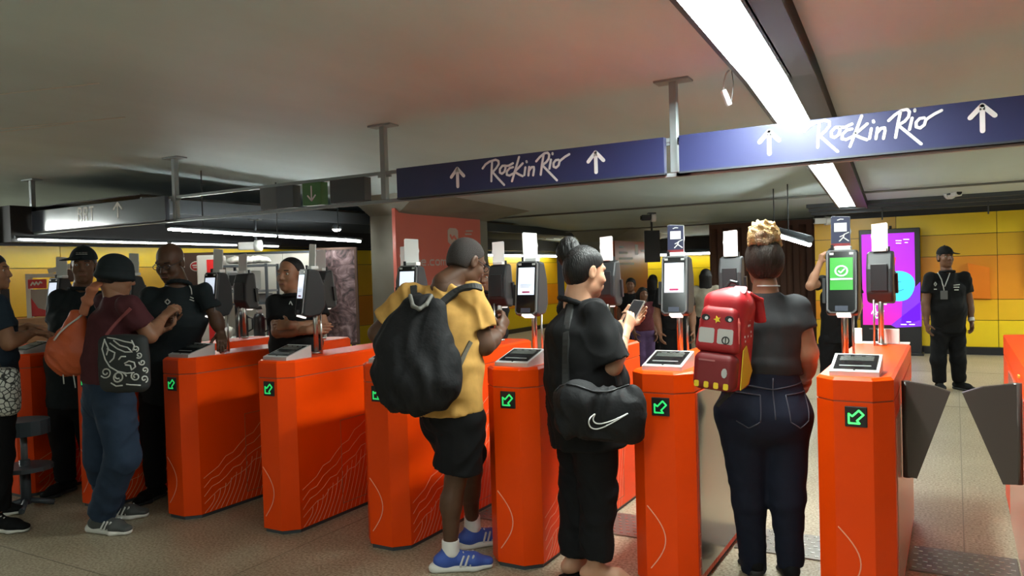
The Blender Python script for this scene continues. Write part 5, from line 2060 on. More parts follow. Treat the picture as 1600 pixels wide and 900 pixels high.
# ------------------------------------------------ man in maroon with a bucket hat
d = 4.72
f = dirv(.85, .5)
J = dict(head=A(181, 430, d), neck=A(180, 458, d), shR=A(201, 478, d - .13), shL=A(165, 474, d + .16), chest=A(180, 505, d), waist=A(172, 562, d), pelvis=A(168, 622, d),
         elR=A(234, 524, d - .06), wrR=A(254, 497, d + .12), elL=A(205, 535, d + .22), wrL=A(246, 520, d + .26),
         hipR=A(180, 632, d - .09), hipL=A(160, 630, d + .08), knR=A(192, 712, d - .06), knL=A(158, 715, d + .10), anR=A(158, 803, d + .08), anL=A(176, 792, d + .34))
root, org, J, B = person('man in a maroon T-shirt and dark bucket hat, side on beside the left cabinets', dict(
    J=J, face=dirv(.75, .6, -.25), skin=SKIN_MID, W=(.17, .165, .165), D=(.125, .13, .13), res=.010, hres=.005, arm=1.15, leg=.95, base=A(165, 825, d),
    handR=(dirv(.5, .4, .6), dirv(0, .4, -.5), dirv(-.2, 0, 1), .9), handL=(dirv(.8, .2, .3), dirv(0, 0, 1), dirv(0, -1, 0), .7)))
S3 = shirt(root, org, J, B, MARN, sleeve=.66, hem=J['pelvis'] + B['up'] * .10, loose=.022, amp=.007, name='t_shirt', seed=4)
trousers(root, org, J, B, JEAN2, 1.0, (.118, .100, .082), .008, 'jeans', None, 6.0)
hair_cap(B, root, org, HAIRK, .004, low=-.06)
s = SDF()
L, hs = B['L'], B['hs']
ax3 = (B['hr'], B['hf'], B['hu'])
s.ball(L(0, -.010, .045), (.088, .104, .088), ax3, .01)
s.cut(L(0, 0, .020), -B['hu'])
s.ell(L(0, -.008, .030), L(0, -.004, -.012), (.088, .103), (.106, .120), B['hr'], .02, .35)
sdf_obj('bucket_hat', [(s, .006)], TEAL, root, org)
shoes(root, org, J, dict(R=dirv(.95, -.32), L=dirv(.9, .1)), mat('shoe_grey', (.055, .058, .055), .7), CREAM, 1.1, .005, WPRINT, .012)
# orange drawstring bag on his back
ob = A(113, 540, 4.72)
e = empty('drawstring_bag', ob, 0, 'orange drawstring bag hanging behind the man in maroon', 'bag')
ORG = mat('orange_nylon', (.46, .078, .018), .5, bump=.5, bscale=22)
bs, bu = unit(dirv(1, -.1)), VU
bf_ = unit(np.cross(bu, bs))
s = SDF()
s.ball(ob - bu * .05, (.135, .085, .135), (bs, bf_, bu), .02)
s.ell(ob - bu * .02, ob + bu * .20 + bs * .045, (.125, .08), (.045, .035), bs, .05)
s.ball(ob - bu * .06 - bs * .06, (.10, .07, .10), (bs, bf_, bu), .05)
ba = sdf_obj('bag', [(s, .007)], ORG, e, ob, (.007, 34, tuple(unit(bs * .9 + bu)), 2.0))
s = SDF()
zp = [A(130, 490, 4.66), A(136, 470, 4.64), A(145, 452, 4.62), A(153, 444, 4.66), A(158, 440, 4.76)]
for a, b in zip(zp[:-1], zp[1:]):
    s.ell(a, b, (.030, .012), (.030, .012), bs, .02, 1.0)
sdf_obj('gathered_neck', [(s, .007)], mat('orange_pale', (.36, .12, .06), .6), e, ob, (.002, 60, (0, 0, 1), 2.0))
mark(ba, ob, [[(86, 532), (95, 520), (107, 509), (120, 499), (128, 492)]], .006, WPRINT, 'white_cord', e, .006)
mb = MB()
for (x0, y0_, x1, y1) in [(98, 579, 100, 600), (114, 582, 118, 606)]:
    mb = MB().tube([Vector(A(x0, y0_, 4.70) - N3(ob)), Vector(A(x1, y1, 4.70) - N3(ob))], .004, 6)
    mb.build('cord_end', WPRINT, e)
# black and white patterned bag on his hip
pb = A(194, 568, 4.46)
e = empty('patterned_bag', pb, 0, 'black bag with a white line drawing of curls beside the man in maroon', 'bag')
bs = unit(dirv(.97, -.2))
bf_ = unit(np.cross(bu, bs))
s = SDF().rbox(pb, (.155, .045, .165), .045, (bs, bf_, bu), .02)
s.ball(pb, (.15, .06, .15), (bs, bf_, bu), .03)
ba = sdf_obj('bag', [(s, .007)], mat('bag_black', (.014, .017, .018), .7), e, pb, (.003, 20, (0, 0, 1), 1.0))
curl = lambda cx_, cy_, r0, r1, a0, turns: [(cx_ + (r0 + (r1 - r0) * k / 16) * math.cos(a0 + turns * 6.283 * k / 16), cy_ + (r0 + (r1 - r0) * k / 16) * math.sin(a0 + turns * 6.283 * k / 16)) for k in range(17)]
ST = [[(164, 530), (160, 545), (165, 562), (172, 573), (184, 580), (198, 583), (210, 582)], [(168, 528), (182, 530), (196, 534), (208, 536)], [(172, 536), (184, 545), (196, 550), (207, 550), (200, 543), (188, 540), (178, 532)],
      [(168, 545), (180, 551), (178, 560), (172, 566)], [(186, 562), (190, 557), (197, 557)], [(195, 568), (202, 564), (210, 566), (212, 573), (206, 578), (204, 571), (196, 570)],
      curl(166, 582, 2, 9, 0, 1.4), curl(185, 588, 3, 9, 1, 1.2), curl(186, 592, 2, 13, .3, .9), curl(212, 588, 2, 7, 2, 1.3), curl(225, 592, 1, 6, 0, 1.2), curl(212, 545, 1, 5, 0, 1.2), curl(217, 555, 1, 5, 1, 1.2), curl(222, 566, 1, 5, 2, 1.2), curl(226, 578, 1, 5, 0, 1.2),
      [(174, 598), (182, 603), (192, 602)], [(198, 600), (204, 601), (220, 602)], [(164, 532), (170, 545), (167, 555)], [(206, 532), (210, 540), (208, 548)]]
mark(ba, pb, ST, .0042, WPRINT, 'white_drawing', ba, .003)
strap(S3, org, [(166, 524), (178, 508), (192, 494), (204, 482)], .010, .004, mat('strap_red', (.22, .05, .05), .7), e, pb, side=VU, off=.008)

# ------------------------------------------------ staff
LAN = mat('lanyard_grey', (.42, .42, .40), .7)


def staff(label, d, head, neck, shR, shL, chest, waist, pel, elR, wrR, elL, wrL, face, skin, handR, handL, cap=None, hair=None, legs=None, base_d=None, **k):
    q = lambda p: A(p[0], p[1], d + (p[2] if len(p) > 2 else 0))
    J = dict(head=q(head), neck=q(neck), shR=q(shR), shL=q(shL), chest=q(chest), waist=q(waist), pelvis=q(pel), elR=q(elR), wrR=q(wrR), elL=q(elL), wrL=q(wrL))
    P0 = J['pelvis']
    hr_ = unit((J['shR'] - J['shL']) * np.array([1, 1, 0]))
    fr_ = np.cross(VU, hr_)
    if legs:
        for n_, v in legs.items():
            J[n_] = q(v)
    else:
        for s_, g_ in (('R', 1), ('L', -1)):
            J['hip' + s_] = P0 + hr_ * g_ * .085 - VU * .03
            J['kn' + s_] = np.array([*(P0 + hr_ * g_ * .10 + fr_ * .02)[:2], .49])
            J['an' + s_] = np.array([*(P0 + hr_ * g_ * .11 - fr_ * .02)[:2], .09])
    for s_ in 'RL':
        J['an' + s_][2] = .09
    sp = dict(J=J, face=face, skin=skin, handR=handR, handL=handL, leg=.95, base=(J['anR'] + J['anL']) / 2)
    sp.update(k.get('spec', {}))
    root, org, J, B = person(label, sp)
    sh = shirt(root, org, J, B, k.get('cloth', BLKS), sleeve=k.get('sleeve', .62), hem=J['pelvis'] - B['up'] * .05, loose=.02, amp=.006, seed=k.get('seed', 1), collar=1.0, belly=k.get('belly', .02), name=k.get('sname', 'polo_shirt'))
    trousers(root, org, J, B, k.get('pants', BLKP), .99, (.105, .085, .072), .006)
    ft = k.get('toes') or dict(R=fr_ + hr_ * .25, L=fr_ - hr_ * .25)
    shoes(root, org, J, ft, BLKS, mat('sole_black', (.02, .02, .02), .6), 1.05, .007)
    if cap:
        ball_cap(B, root, org, TEAL if cap is True else cap, brimdir=k.get('brimdir'), mk=k.get('badge'))
        hair_cap(B, root, org, HAIRK, .003, low=-.05)
    elif hair:
        hair_cap(B, root, org, hair, k.get('grow', .004), fr=(.062, .102), ear=(.012, .014), low=-.05)
    return root, org, J, B, sh


FC = lambda r, u=0.0: dirv(r, -.9, u)
# guard at the right
R10 = staff('guard in black polo shirt and cap standing before the yellow wall at right', 9.05, (1477, 402), (1479, 421), (1453, 434), (1507, 433), (1480, 452), (1481, 482), (1482, 514),
            (1446, 474), (1448, 506, -.06), (1514, 472), (1518, 502, -.06), FC(-.05, .05), SKIN_DARK, (dirv(.05, -.2, -1), dirv(1, 0, 0), dirv(0, -1, 0), .6), (dirv(-.05, -.2, -1), dirv(-1, 0, 0), dirv(0, -1, 0), .6),
            cap=BLKS, legs=dict(hipR=(1469, 518), hipL=(1494, 518), knR=(1466, 562, -.03), knL=(1497, 562, -.03), anR=(1468, 598), anL=(1499, 601)), toes=dict(R=dirv(-.35, -.9), L=dirv(.25, -.95)),
            spec=dict(res=.013, hres=.0065, W=(.185, .175, .165), D=(.13, .14, .125), arm=1.15), brimdir=FC(.45), badge=None, belly=.04)
root, org, J, B, sh = R10
mark(sh, org, [[(1465, 427), (1471, 437), (1474, 448), (1475, 454)], [(1484, 427), (1480, 438), (1476, 448)]], .006, LAN, 'lanyard', root, .006)
p = on(sh, org, [(1475, 461)], .012)
if p:
    MB().box(Vector(p[0] - org), (.075, .01, .10), None, 0, .003).build('badge_card', mat('badge_grey', (.10, .10, .10), .4), root)
mark(sh, org, [[(1459, 444), (1461, 441), (1463, 444), (1461, 447), (1459, 444)], [(1459, 452), (1464, 452)]], .006, WPRINT, 'emblem', sh, .004)
mark(sh, org, [[(1490, 446), (1499, 445)], [(1490, 449), (1498, 449)], [(1491, 453), (1497, 453)]], .006, WPRINT, 'emblem', sh, .004)
wd = unit(J['wrL'] - J['elL'])
s = SDF().cap(J['wrL'] - wd * .03, J['wrL'] + wd * .0, .036, None, 0, False, True)
sdf_obj('wrist_watch', [(s, .007)], SILVER, root, org)

# staff with the raised arm behind the green screen
R9 = staff('staff woman in black with one bare arm raised, behind the green screen terminal', 7.4, (1306, 405), (1308, 428), (1287, 440), (1334, 440), (1310, 462), (1310, 492), (1311, 528),
           (1266, 447, -.12), (1281, 412, -.1), (1341, 478), (1330, 512, -.08), FC(.1), SKIN_LIGHT, (dirv(.2, -.1, 1), dirv(1, .2, 0), dirv(0, -1, .3), 1.1), (dirv(-.4, -.4, -.8), dirv(-.3, .9, 0), dirv(0, 0, 1), .7),
           hair=HAIRK, spec=dict(res=.012, hres=.006, W=(.15, .14, .16), D=(.11, .11, .12)), sleeve=.5, seed=3)
mark(R9[4], R9[1], [[(1294, 437), (1294, 444)], [(1290, 440), (1297, 440)]], .006, WPRINT, 'emblem', R9[4], .004)

# man with the cap at the left
R2 = staff('man in a dark cap with a pale badge, behind the man in maroon', 5.70, (131, 415), (128, 446), (92, 466), (163, 468), (124, 498), (120, 560), (118, 625),
           (86, 528, -.04), (107, 532, -.2), (156, 528), (140, 543, -.25), FC(.35), SKIN_DARK, (dirv(.6, -.6, 0), dirv(0, .2, -1), dirv(1, 0, 0), .6), (dirv(-.5, -.6, 0), dirv(0, 0, -1), dirv(1, 0, 0), .6),
           cap=True, spec=dict(res=.011, hres=.0055, hs=1.08, W=(.19, .185, .18), D=(.135, .14, .13), arm=1.15), cloth=TEAL, badge=LAN, brimdir=FC(-.25), seed=5)
# bald man leaning on the cabinet
R4 = staff('bald staff man in a black polo shirt leaning forward on the cabinets', 5.3, (266, 410), (278, 440), (234, 463), (322, 457), (275, 492), (263, 548, .09), (260, 612, .17),
           (231, 522, -.05), (262, 506, -.16), (338, 500, -.02), (345, 519, -.03), FC(-.1, -.32), SKIN_DEEP, (dirv(.4, -.5, .5), dirv(.3, .2, .9), dirv(.6, .6, 0), 1.0), (dirv(.25, -.5, -.5), dirv(0, -.2, -1), dirv(-1, 0, 0), .4),
           spec=dict(res=.011, hres=.0055, hs=1.10, W=(.20, .165, .155), D=(.14, .13, .12), arm=1.1, hup=(0, 0, 1), nk=1.1), cloth=TEAL, seed=6)
root, org, J, B, sh = R4
mark(sh, org, [[(296, 447), (299, 452), (300, 460)], [(297, 464), (303, 466)], [(296, 468), (303, 470)]], .004, WPRINT, 'emblem', sh, .004)
mark(sh, org, [[(258, 472), (262, 468), (266, 472), (262, 476), (258, 472)], [(262, 480), (268, 479)]], .0045, LAN, 'emblem', sh, .004)
L = B['L']
s = SDF()
for g in (-1, 1):
    pr = [L(g * .034 + .022 * math.cos(a), .106, .004 + .016 * math.sin(a)) for a in [k * math.pi / 5 for k in range(11)]]
    for a, b in zip(pr[:-1], pr[1:]):
        s.cap(a, b, .003, None, 0)
    s.cap(L(g * .056, .104, .008), L(g * .082, .0, .010), .003, None, 0)
s.cap(L(-.012, .108, .006), L(.012, .108, .006), .003, None, 0)
sdf_obj('glasses', [(s, .003)], BLACK, root, org)
# man with crossed arms
R5 = staff('staff man in a black shirt with his arms crossed, left of the stone mural', 5.45, (454, 429), (458, 457), (430, 474), (492, 470), (461, 494), (463, 535), (464, 590),
           (435, 518, -.12), (482, 516, -.30), (505, 512, -.06), (452, 508, -.30), FC(-.35, .02), SKIN_MID, (dirv(1, .1, .1), dirv(0, .9, -.2), dirv(0, 0, 1), .5), (dirv(-.9, .3, 0), dirv(0, .9, -.2), dirv(0, 0, 1), .5),
           hair=HAIRK, spec=dict(res=.011, hres=.0055, hs=1.02, W=(.17, .16, .16), D=(.12, .12, .12), arm=1.1), seed=8, grow=.004)
mark(R5[4], R5[1], [[(452, 476), (454, 471), (457, 477)]], .004, LAN, 'emblem', R5[4], .004)
# man half hidden behind the man in ochre
R6 = staff('man in black half hidden behind the man in the ochre T-shirt', 6.0, (754, 434), (757, 456), (736, 468), (778, 468), (758, 488), (758, 520), (759, 570),
           (731, 505), (745, 535, -.1), (785, 500), (776, 520, -.25), FC(0), SKIN_DARK, (dirv(.3, -.8, 0), dirv(0, 0, -1), dirv(1, 0, 0), .6), (dirv(-.2, -.8, .3), dirv(0, 0, -1), dirv(1, 0, 0), .6),
           hair=HAIRK, spec=dict(res=.013, hres=.0065, W=(.16, .15, .15), D=(.11, .11, .11)))


def far_person(label, px, d, h, face, cloth, pants, skin, hair, long=False, res=.018, sway=0.0, arm_fwd=.0):
    """a small figure standing at depth d, h metres tall"""
    base = N3(at(px, 450, d))
    base[2] = 0
    k = h / 1.72
    fr_ = unit(np.array([face[0], face[1], 0]))
    r_ = np.array([fr_[1], -fr_[0], 0])
    p = lambda r, f_, z: base + r_ * r * k + fr_ * f_ * k + VU * z * k
    J = dict(head=p(0, .03, 1.60), neck=p(0, 0, 1.45), shR=p(.17, 0, 1.38), shL=p(-.17, 0, 1.38), chest=p(0, 0, 1.26), waist=p(0, 0, 1.06), pelvis=p(0, 0, .93),
             elR=p(.22, -.02, 1.10), wrR=p(.20, .08 + arm_fwd, .90 + arm_fwd), elL=p(-.22, -.02, 1.10), wrL=p(-.20, .08 + arm_fwd, .90 + arm_fwd),
             hipR=p(.09, 0, .90), hipL=p(-.09, 0, .90), knR=p(.10, .03 + sway, .49), knL=p(-.10, .03 - sway, .49), anR=p(.10, sway, .09 / k), anL=p(-.10, -sway, .09 / k))
    hd = (fr_ * .5 - VU * .8, -r_, fr_, .6)
    root, org, J, B = person(label, dict(J=J, face=fr_, skin=skin, W=(.15, .13, .155), D=(.10, .10, .11), res=res, hres=res * .55, leg=.95, base=base, handR=hd, handL=(fr_ * .5 - VU * .8, r_, fr_, .6), eyes=False, hs=k))
    shirt(root, org, J, B, cloth, sleeve=.6, hem=J['pelvis'], loose=.018, amp=.006)
    trousers(root, org, J, B, pants, .99, (.10, .08, .068), .005)
    shoes(root, org, J, dict(R=fr_, L=fr_), BLKS, CREAM, 1.0, .010)

    def ex(s, L):
        if long:
            s.ell(L(0, -.05, .0), L(0, -.075, -.26), (.085, .06), (.095, .035), B['hr'], .04)
    hair_cap(B, root, org, hair, .012, low=-.32 if long else -.05, extra=ex, res=res * .6)
    return root, org, J, B


PALE = CL('pale_grey', (.34, .31, .24), .9)
PURP = CL('purple', (.10, .06, .14), .85)
DRED = CL('dark_red', (.09, .02, .025), .85)
far_person('woman with long dark hair and a pale top, far away by the yellow wall', 1103, 11.0, 1.50, dirv(.4, .9), PALE, BLKP, SKIN_MID, HAIRK, True)
far_person('person in dark red top far away, behind the phone held by the woman in black', 1003, 10.4, 1.28, dirv(.2, -.9), DRED, PURP, SKIN_DARK, HAIRK, True)
far_person('person in black far away, in front of the orange red panel', 986, 11.2, 1.40, dirv(-.3, -.9), BLKS, BLKP, SKIN_DARK, HAIRK)
far_person('person in black far away, against the far yellow wall beside the orange red panel', 1020, 13.0, 1.42, dirv(.5, .8), BLKS, BLKP, SKIN_DARK, HAIRK, True)
far_person('person in black trousers whose legs show under the terminal left of the red rucksack', 1053, 8.6, 1.56, dirv(0, -1), BLKS, BLKP, SKIN_MID, HAIRK, False, .014)

# ------------------------------------------------ person cut off by the left edge
d = 4.88
f = dirv(.95, .25)
J = dict(head=A(-14, 424, d), neck=A(-18, 456, d), shR=A(-4, 476, d - .10), shL=A(-24, 472, d + .2), chest=A(-14, 505, d), waist=A(-14, 560, d), pelvis=A(-14, 622, d),
         elR=A(14, 536, d - .08), wrR=A(52, 519, d + .10), elL=A(10, 530, d + .3), wrL=A(44, 510, d + .34),
         hipR=A(-6, 632, d - .09), hipL=A(-22, 630, d + .09), knR=A(-4, 710, d - .06), knL=A(-16, 712, d + .10), anR=A(-6, 797, d - .02), anL=A(-20, 785, d + .3))
root, org, J, B = person('person in dark blue cut by the left edge, reaching out to the leaflets', dict(
    J=J, face=f, skin=SKIN_MID, W=(.17, .16, .16), D=(.12, .125, .125), res=.011, hres=.0055, arm=1.1, leg=.95, base=A(-10, 812, d),
    handR=(dirv(.9, .2, -.1), dirv(0, 0, -1), dirv(0, 1, 0), .5), handL=(dirv(.9, .0, -.1), dirv(0, 0, -1), dirv(0, -1, 0), .5)))
shirt(root, org, J, B, CL('night_blue', (.016, .026, .040), .8), sleeve=.62, hem=J['pelvis'], loose=.02, amp=.006, seed=9)
trousers(root, org, J, B, BLKP, .99, (.112, .092, .078), .006)
hair_cap(B, root, org, HAIRK, .006)
shoes(root, org, J, dict(R=dirv(.98, -.1), L=dirv(.9, .3)), BLKS, CREAM, 1.05, .006)
wb = A(2, 612, 4.72)
e = empty('patterned_rucksack', wb, 0, 'white and black patterned bag at the left edge of the frame', 'bag')
WB = bpy.data.materials.new('patterned_cloth')
WB.use_nodes = True
nt = WB.node_tree
b = nt.nodes['Principled BSDF']
tc = nt.nodes.new('ShaderNodeTexCoord')
vo = nt.nodes.new('ShaderNodeTexVoronoi'); vo.inputs['Scale'].default_value = 34; vo.feature = 'DISTANCE_TO_EDGE'
nt.links.new(tc.outputs['Object'], vo.inputs['Vector'])
cr = nt.nodes.new('ShaderNodeValToRGB')
cr.color_ramp.elements[0].position = .06; cr.color_ramp.elements[0].color = (.02, .02, .02, 1)
cr.color_ramp.elements[1].position = .12; cr.color_ramp.elements[1].color = (.5, .5, .46, 1)
nt.links.new(vo.outputs['Distance'], cr.inputs['Fac']); nt.links.new(cr.outputs['Color'], b.inputs['Base Color'])
b.inputs['Roughness'].default_value = .8
s = SDF().rbox(wb, (.105, .07, .15), .06, (VRh, VF, VU), .02)
sdf_obj('bag', [(s, .008)], WB, e, wb, (.004, 22, (0, 0, 1), 1.0))
s = SDF().cap(wb + VU * .13, wb + VU * .30 - VRh * .05, .012, None, .01)
sdf_obj('strap', [(s, .006)], STR, e, wb)

# ------------------------------------------------ stool at the left edge
sb = atZ(24, 790, 0.0)
e = empty('bar_stool', (-5.64, 2.90, 0), YAW, 'black bar stool with a foot rest at the left edge of the frame', 'stool')
mb = MB().prism([(.17 * math.cos(k * .3927), .15 * math.sin(k * .3927)) for k in range(16)], .52, .62)
mb.build('seat', mat('stool_seat', (.03, .045, .055), .6), e)
MB().tube([(0, 0, .32), (0, 0, .52)], .022, 10).build('post', GREY, e)
MB().tube([(0, 0, .03), (0, 0, .34)], .034, 10).build('column', STEEL_K, e)
MB().prism([(.18 * math.cos(k * .3927), .16 * math.sin(k * .3927)) for k in range(16)], .27, .30).build('foot_rest', STEEL_K, e)
for k in range(4):
    a = k * math.pi / 2 + .4
    MB().tube([(0, 0, .06), (.17 * math.cos(a), .17 * math.sin(a), .02)], .02, 8).build('leg', STEEL_K, e)
# ================================================================== snack stand behind the left cabinets
def furn(name, label, cat, px, d, yaw=YAW, group=None):
    p = at(px, 450, d)
    return empty(name, (p.x, p.y, 0), yaw, label, cat, group)


def zq(py, px, d):
    return at(px, py, d).z


D = 9.6
K = D / F_PX
WOODB = mat('tan_wood', (.36, .20, .10), .5, noise=.2, nscale=6, stretch=(1, 1, 6))
SHOPW = mat('shop_white', (.62, .60, .54), .5)
SHOPR = mat('shop_red', (.55, .025, .03), .45)
SHOPB = mat('shop_brown', (.10, .055, .04), .6)
# shelf unit
e = furn('shelf_unit', 'dark metal shelf unit holding the microwave, behind the staff', 'shelf', 392, D)
w, dp_ = 68 * K, .45
ztop = zq(413, 389, D)
for sx in (-1, 1):
    for sy in (-1, 1):
        MB().box((sx * w / 2, sy * dp_ / 2, ztop / 2), (.03, .03, ztop)).build('post', STEEL_K, e)
for z in (.35, zq(474, 389, D), zq(455, 389, D), ztop - .02):
    MB().box((0, 0, z), (w, dp_, .025)).build('shelf', GREY if z > 1.3 and z < 1.6 else STEEL_K, e)
zs = zq(455, 389, D) + .0125
m = furn('microwave', 'grey microwave oven with a dark window on the metal shelf', 'microwave', 382, D - .02)
m.location.z = zs + .001
mw, mh = 39 * K, 29 * K
MB().box((0, 0, mh / 2 + .01), (mw, .34, mh), None, 0, .01).build('case', mat('microwave_grey', (.34, .34, .33), .35, .3), m)
MB().box((-.045, -.172, mh / 2 + .01), (mw * .62, .01, mh * .8), None, 0, .004).build('door', mat('microwave_door', (.10, .10, .10), .3), m)
MB().box((-.05, -.178, mh / 2 + .01), (mw * .46, .004, mh * .56)).build('window', GLASSK, m)
MB().box((mw * .34, -.172, mh / 2 + .01), (mw * .2, .01, mh * .8)).build('control_panel', DGREY, m)
for k in range(2):
    MB().tube([(mw * .34, -.18, mh * (.35 + .35 * k) + .01), (mw * .34, -.195, mh * (.35 + .35 * k) + .01)], .018, 10).build('knob', SILVER, m)
for sx in (-1, 1):
    MB().box((sx * mw * .4, 0, .005), (.03, .25, .01)).build('foot', BLACK, m)
t = furn('tray', 'pale tray of snacks on the shelf under the microwave', 'tray', 380, D)
t.location.z = zq(474, 389, D) + .0135
MB().box((0, 0, .006), (.26, .28, .012), None, 0, .003).build('tray_base', mat('tray_cream', (.55, .45, .25), .5), t)
for k in range(4):
    MB().tube([(-.09 + k * .06, -.05, .03), (-.09 + k * .06, .06, .03)], .018, 8).build('snack', mat('snack_tan', (.5, .3, .08), .6), t)
b_ = furn('storage_box', 'small grey box on the shelf right of the snack tray', 'box', 410, D)
b_.location.z = zq(474, 389, D) + .014
MB().box((0, 0, .045), (.17, .22, .09), None, 0, .006).build('box_body', mat('box_grey', (.3, .3, .31), .5), b_)
MB().box((0, 0, .097), (.18, .23, .014), None, 0, .003).build('lid', GREY, b_)
# cloth on the top
s = SDF()
zt = ztop + .05
o_ = furn('folded_cloth', 'crumpled white cloth lying on top of the metal shelf unit', 'cloth', 391, D)
pp = N3(o_.location)
for k in range(6):
    u = -.19 + k * .076
    s.ball(pp + VRh * u + VU * (ztop + .045 + .012 * math.sin(k * 2.1)), (.075, .14, .045), (VRh, VF, VU), .05)
s.cut(pp + VU * (ztop + .012), (0, 0, -1))
c_ = sdf_obj('cloth', [(s, .014)], mat('crumpled_white', (.62, .60, .54), .8), o_, (pp[0], pp[1], 0), (.008, 40, (1, .4, .2), 2.0))
# counter
e = furn('snack_counter', 'white topped counter behind the cabinets, carrying black flasks', 'counter', 400, 8.9)
cw = 120 * 8.9 / F_PX
zc = zq(527, 400, 8.9)
MB().box((0, 0, zc - .02), (cw, .5, .04), None, 0, .005).build('worktop', SHOPW, e)
MB().box((0, .02, (zc - .04) / 2), (cw - .04, .44, zc - .04), None, 0, .005).build('body', SHOPB, e)
MB().box((-.2, -.21, (zc - .04) / 2), (.4, .012, zc - .16)).build('door', WOODB, e)
MB().box((.25, -.21, (zc - .04) / 2), (.4, .012, zc - .16)).build('door', WOODB, e)
for i, (px, h, r, lab) in enumerate([(376, .40, .070, 'tall black vacuum flask left on the white counter'), (403, .36, .065, 'shorter black vacuum flask right of the tall one')]):
    p = furn('vacuum_flask', lab, 'flask', px, 8.85, YAW, 'black flasks on the counter')
    p.location.z = zc + .001
    MB().tube([(0, 0, 0), (0, 0, h * .62), (0, 0, h * .76)], r, 16, radii=[r, r, r * .7]).build('body', BLACK, p)
    MB().tube([(0, 0, h * .76), (0, 0, h * .9)], r * .5, 14).build('neck', SILVER, p)
    MB().tube([(0, 0, h * .9), (0, 0, h)], r * .62, 14, radii=[r * .62, r * .5]).build('lid', BLACK, p)
    MB().tube([(r, 0, h * .6), (r + .05, 0, h * .55), (r + .05, 0, h * .25), (r, 0, h * .18)], .010, 8).build('handle', BLACK, p)
p = furn('cup_stack', 'stack of white cups left of the flasks', 'cups', 344, 9.02)
p.location.z = zc + .001
for k in range(5):
    MB().tube([(0, 0, .05 * k), (0, 0, .05 * k + .09)], .03, 12, radii=[.028, .04]).build('cup', SHOPW, p)
p = furn('carrier_bag', 'white carrier bag lying on the counter in front of the flasks', 'bag', 345, 8.76)
pp = N3(p.location)
s = SDF().ball(pp + VU * (zc + .05), (.09, .06, .06), (VRh, VF, VU), .02).ball(pp + VU * (zc + .08) + VRh * .07, (.06, .06, .06), None, .04)
s.cut(pp + VU * (zc + .002), (0, 0, -1))
sdf_obj('bag', [(s, .01)], SHOPW, p, (pp[0], pp[1], 0), (.008, 45, (1, .3, .3), 1.0))
p = furn('cool_box', 'red cool box on the counter left of the man with crossed arms', 'box', 438, 8.9)
p.location.z = zc + .001
ch_ = 36 * 8.9 / F_PX
MB().box((0, 0, ch_ / 2), (.22, .30, ch_), None, 0, .015).build('box_body', SHOPR, p)
MB().box((0, 0, ch_ + .012), (.235, .31, .03), None, 0, .006).build('lid', mat('cool_lid', (.32, .02, .025), .5), p)
MB().tube([(-.08, -.155, ch_ * .7), (-.05, -.19, ch_ * .62), (.05, -.19, ch_ * .62), (.08, -.155, ch_ * .7)], .008, 8).build('handle', SHOPW, p)
# drinks fridge, striped
p = furn('drinks_fridge', 'narrow white fridge with a bright red stripe, behind the screen of a terminal', 'fridge', 332, 9.42)
fh = zq(399, 334, 9.42)
MB().box((0, 0, fh / 2), (.24, .34, fh), None, 0, .02).build('case', SHOPW, p)
MB().box((.06, -.173, fh * .62), (.10, .008, fh * .7)).build('red_stripe', mat('bright_red', (.75, .02, .02), .4), p)
MB().box((-.10, -.18, fh * .55), (.02, .02, .4), None, 0, .005).build('handle', GREY, p)
MB().box((0, -.17, .05), (.22, .02, .08)).build('kick_plate', BLACK, p)
# brown board with an oval sign
p = furn('menu_board', 'brown board with a pale oval sign, right of the bald staff man', 'board', 303, 9.8)
bh = zq(395, 303, 9.8)
MB().box((0, 0, bh / 2), (.55, .05, bh), None, 0, .006).build('board', SHOPB, p)
oz = zq(416, 311, 9.8)
M = FRONT((.06, -.026, oz))
ov = lambda a, b_: [(a * math.cos(k * .314), b_ * math.sin(k * .314)) for k in range(20)]
MB().prism(ov(.085, .066), 0, .012, 0, M).build('oval_sign', SHOPW, p)
MB().prism(ov(.074, .054), .012, .015, 0, M).build('oval_ring', SHOPR, p)
mb = MB()
mb.ribbon([(-.045, .012), (.045, .012)], .016, M @ Matrix.Translation((0, 0, .015)))
mb.ribbon([(-.038, -.016), (.038, -.016)], .012, M @ Matrix.Translation((0, 0, .015)))
mb.build('oval_marks', SHOPW, p)
MB().box((-.14, -.03, bh - .12), (.09, .012, .13)).build('price_card', SHOPW, p)
MB().box((.15, -.03, zq(455, 311, 9.8)), (.12, .012, .30)).build('price_card', mat('menu_tan', (.42, .30, .2), .6), p)
# white partition
p = furn('partition', 'white partition behind the metal shelf unit and the staff', 'partition', 412, 10.3)
ph_ = zq(397, 412, 10.3)
for k, (a, b2) in enumerate([(-.85, -.3), (-.295, .27), (.275, .82)]):
    MB().box(((a + b2) / 2, 0, ph_ / 2), (b2 - a, .05, ph_), None, 0, .004).build('panel', SHOPW, p)
MB().box((0, 0, ph_ + .015), (1.7, .07, .03)).build('top_rail', STEEL_K, p)
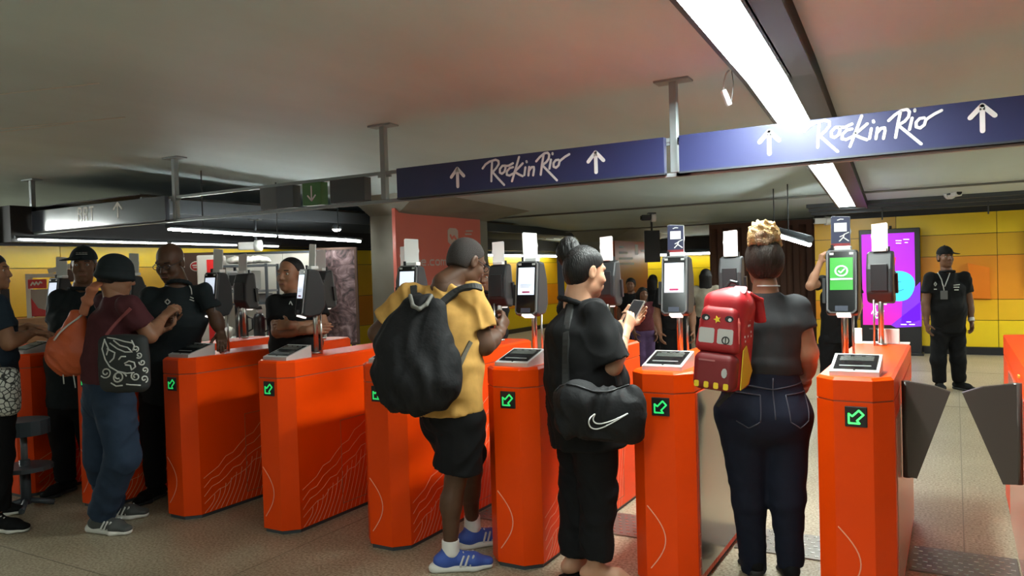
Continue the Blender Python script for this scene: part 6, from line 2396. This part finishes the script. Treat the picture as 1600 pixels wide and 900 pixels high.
# stone mural
p = furn('mural', 'framed mural of mauve grey rounded stones left of the pillar', 'mural', 523, 10.6)
mw, z0, z1 = 66 * 10.6 / F_PX, zq(536, 523, 10.6), zq(390, 523, 10.6)
MUR = bpy.data.materials.new('stone_mural_print')
MUR.use_nodes = True
nt = MUR.node_tree
b = nt.nodes['Principled BSDF']
tc = nt.nodes.new('ShaderNodeTexCoord')
nz = nt.nodes.new('ShaderNodeTexNoise'); nz.inputs['Scale'].default_value = 5; nz.inputs['Distortion'].default_value = 2.5; nz.inputs['Detail'].default_value = 4
nt.links.new(tc.outputs['Object'], nz.inputs['Vector'])
cr = nt.nodes.new('ShaderNodeValToRGB')
el = cr.color_ramp.elements
el[0].position = .32; el[0].color = (.035, .025, .028, 1)
el[1].position = .72; el[1].color = (.42, .31, .33, 1)
k_ = el.new(.5); k_.color = (.16, .10, .105, 1)
nt.links.new(nz.outputs['Fac'], cr.inputs['Fac']); nt.links.new(cr.outputs['Color'], b.inputs['Base Color'])
b.inputs['Roughness'].default_value = .5
MB().box((0, 0, (z0 + z1) / 2), (mw, .05, z1 - z0)).build('picture', MUR, p)
for (cx_, cz_, w_, h_) in [(0, z1 + .01, mw + .06, .03), (0, z0 - .01, mw + .06, .03), (-mw / 2 - .015, (z0 + z1) / 2, .03, z1 - z0), (mw / 2 + .015, (z0 + z1) / 2, .03, z1 - z0)]:
    MB().box((cx_, -.005, cz_), (w_, .07, h_)).build('frame_bar', SHOPB, p)
for sx in (-1, 1):
    MB().box((sx * mw * .4, .02, (z0 - .02) / 2), (.05, .05, z0 - .02)).build('leg', SHOPB, p)
# kiosk at far left
p = furn('kiosk', 'white framed kiosk with a red sign board at far left', 'kiosk', 82, 8.6)
KK = 8.6 / F_PX
zt, zm, zl = zq(413, 82, 8.6), zq(433, 82, 8.6), zq(450, 82, 8.6)
for x in (-36, 14, 40):
    MB().box((x * KK, 0, zt / 2 - .05), (.05, .05, zt - .1)).build('post', SHOPW, p)
MB().box((-10 * KK, 0, zm + .02), (58 * KK, .06, .04)).build('beam', SHOPW, p)
MB().box((20 * KK, 0, zt - .04), (48 * KK, .06, .05), Matrix.Rotation(-.22, 3, 'Y')).build('beam', SHOPW, p)
MB().box((22 * KK, .10, zt - .13), (40 * KK, .04, .14)).build('canopy_shade', SHOPB, p)
sg = MB().box((-21 * KK, -.03, (zm + zl) / 2 - .01), (27 * KK, .03, zm - zl - .02), None, 0, .004).build('sign_board', SHOPR, p)
mb = MB()
M = FRONT((-21 * KK, -.0455, (zm + zl) / 2 - .01))
mb.ribbon([(-.06, -.012), (-.04, .018), (-.02, -.01), (0, .02), (.02, -.008), (.045, .022), (.06, .01)], .016, M)
mb.build('sign_flourish', SHOPW, sg)
MB().box((-20 * KK, 0, zl - .16), (28 * KK, .03, .30)).build('poster', mat('poster_grey', (.36, .33, .30), .6), p)
MB().add([(-33 * KK, -.018, zl - .31), (-8 * KK, -.018, zl - .31), (-8 * KK, -.018, zl - .25), (-22 * KK, -.018, zl - .22), (-33 * KK, -.018, zl - .10)], [(0, 1, 2, 3, 4)]).build('poster_print', SHOPR, p)
MB().box((-14 * KK, 0, (zl - .32) / 2), (52 * KK, .4, zl - .33), None, 0, .006).build('stand_body', WOODB, p)
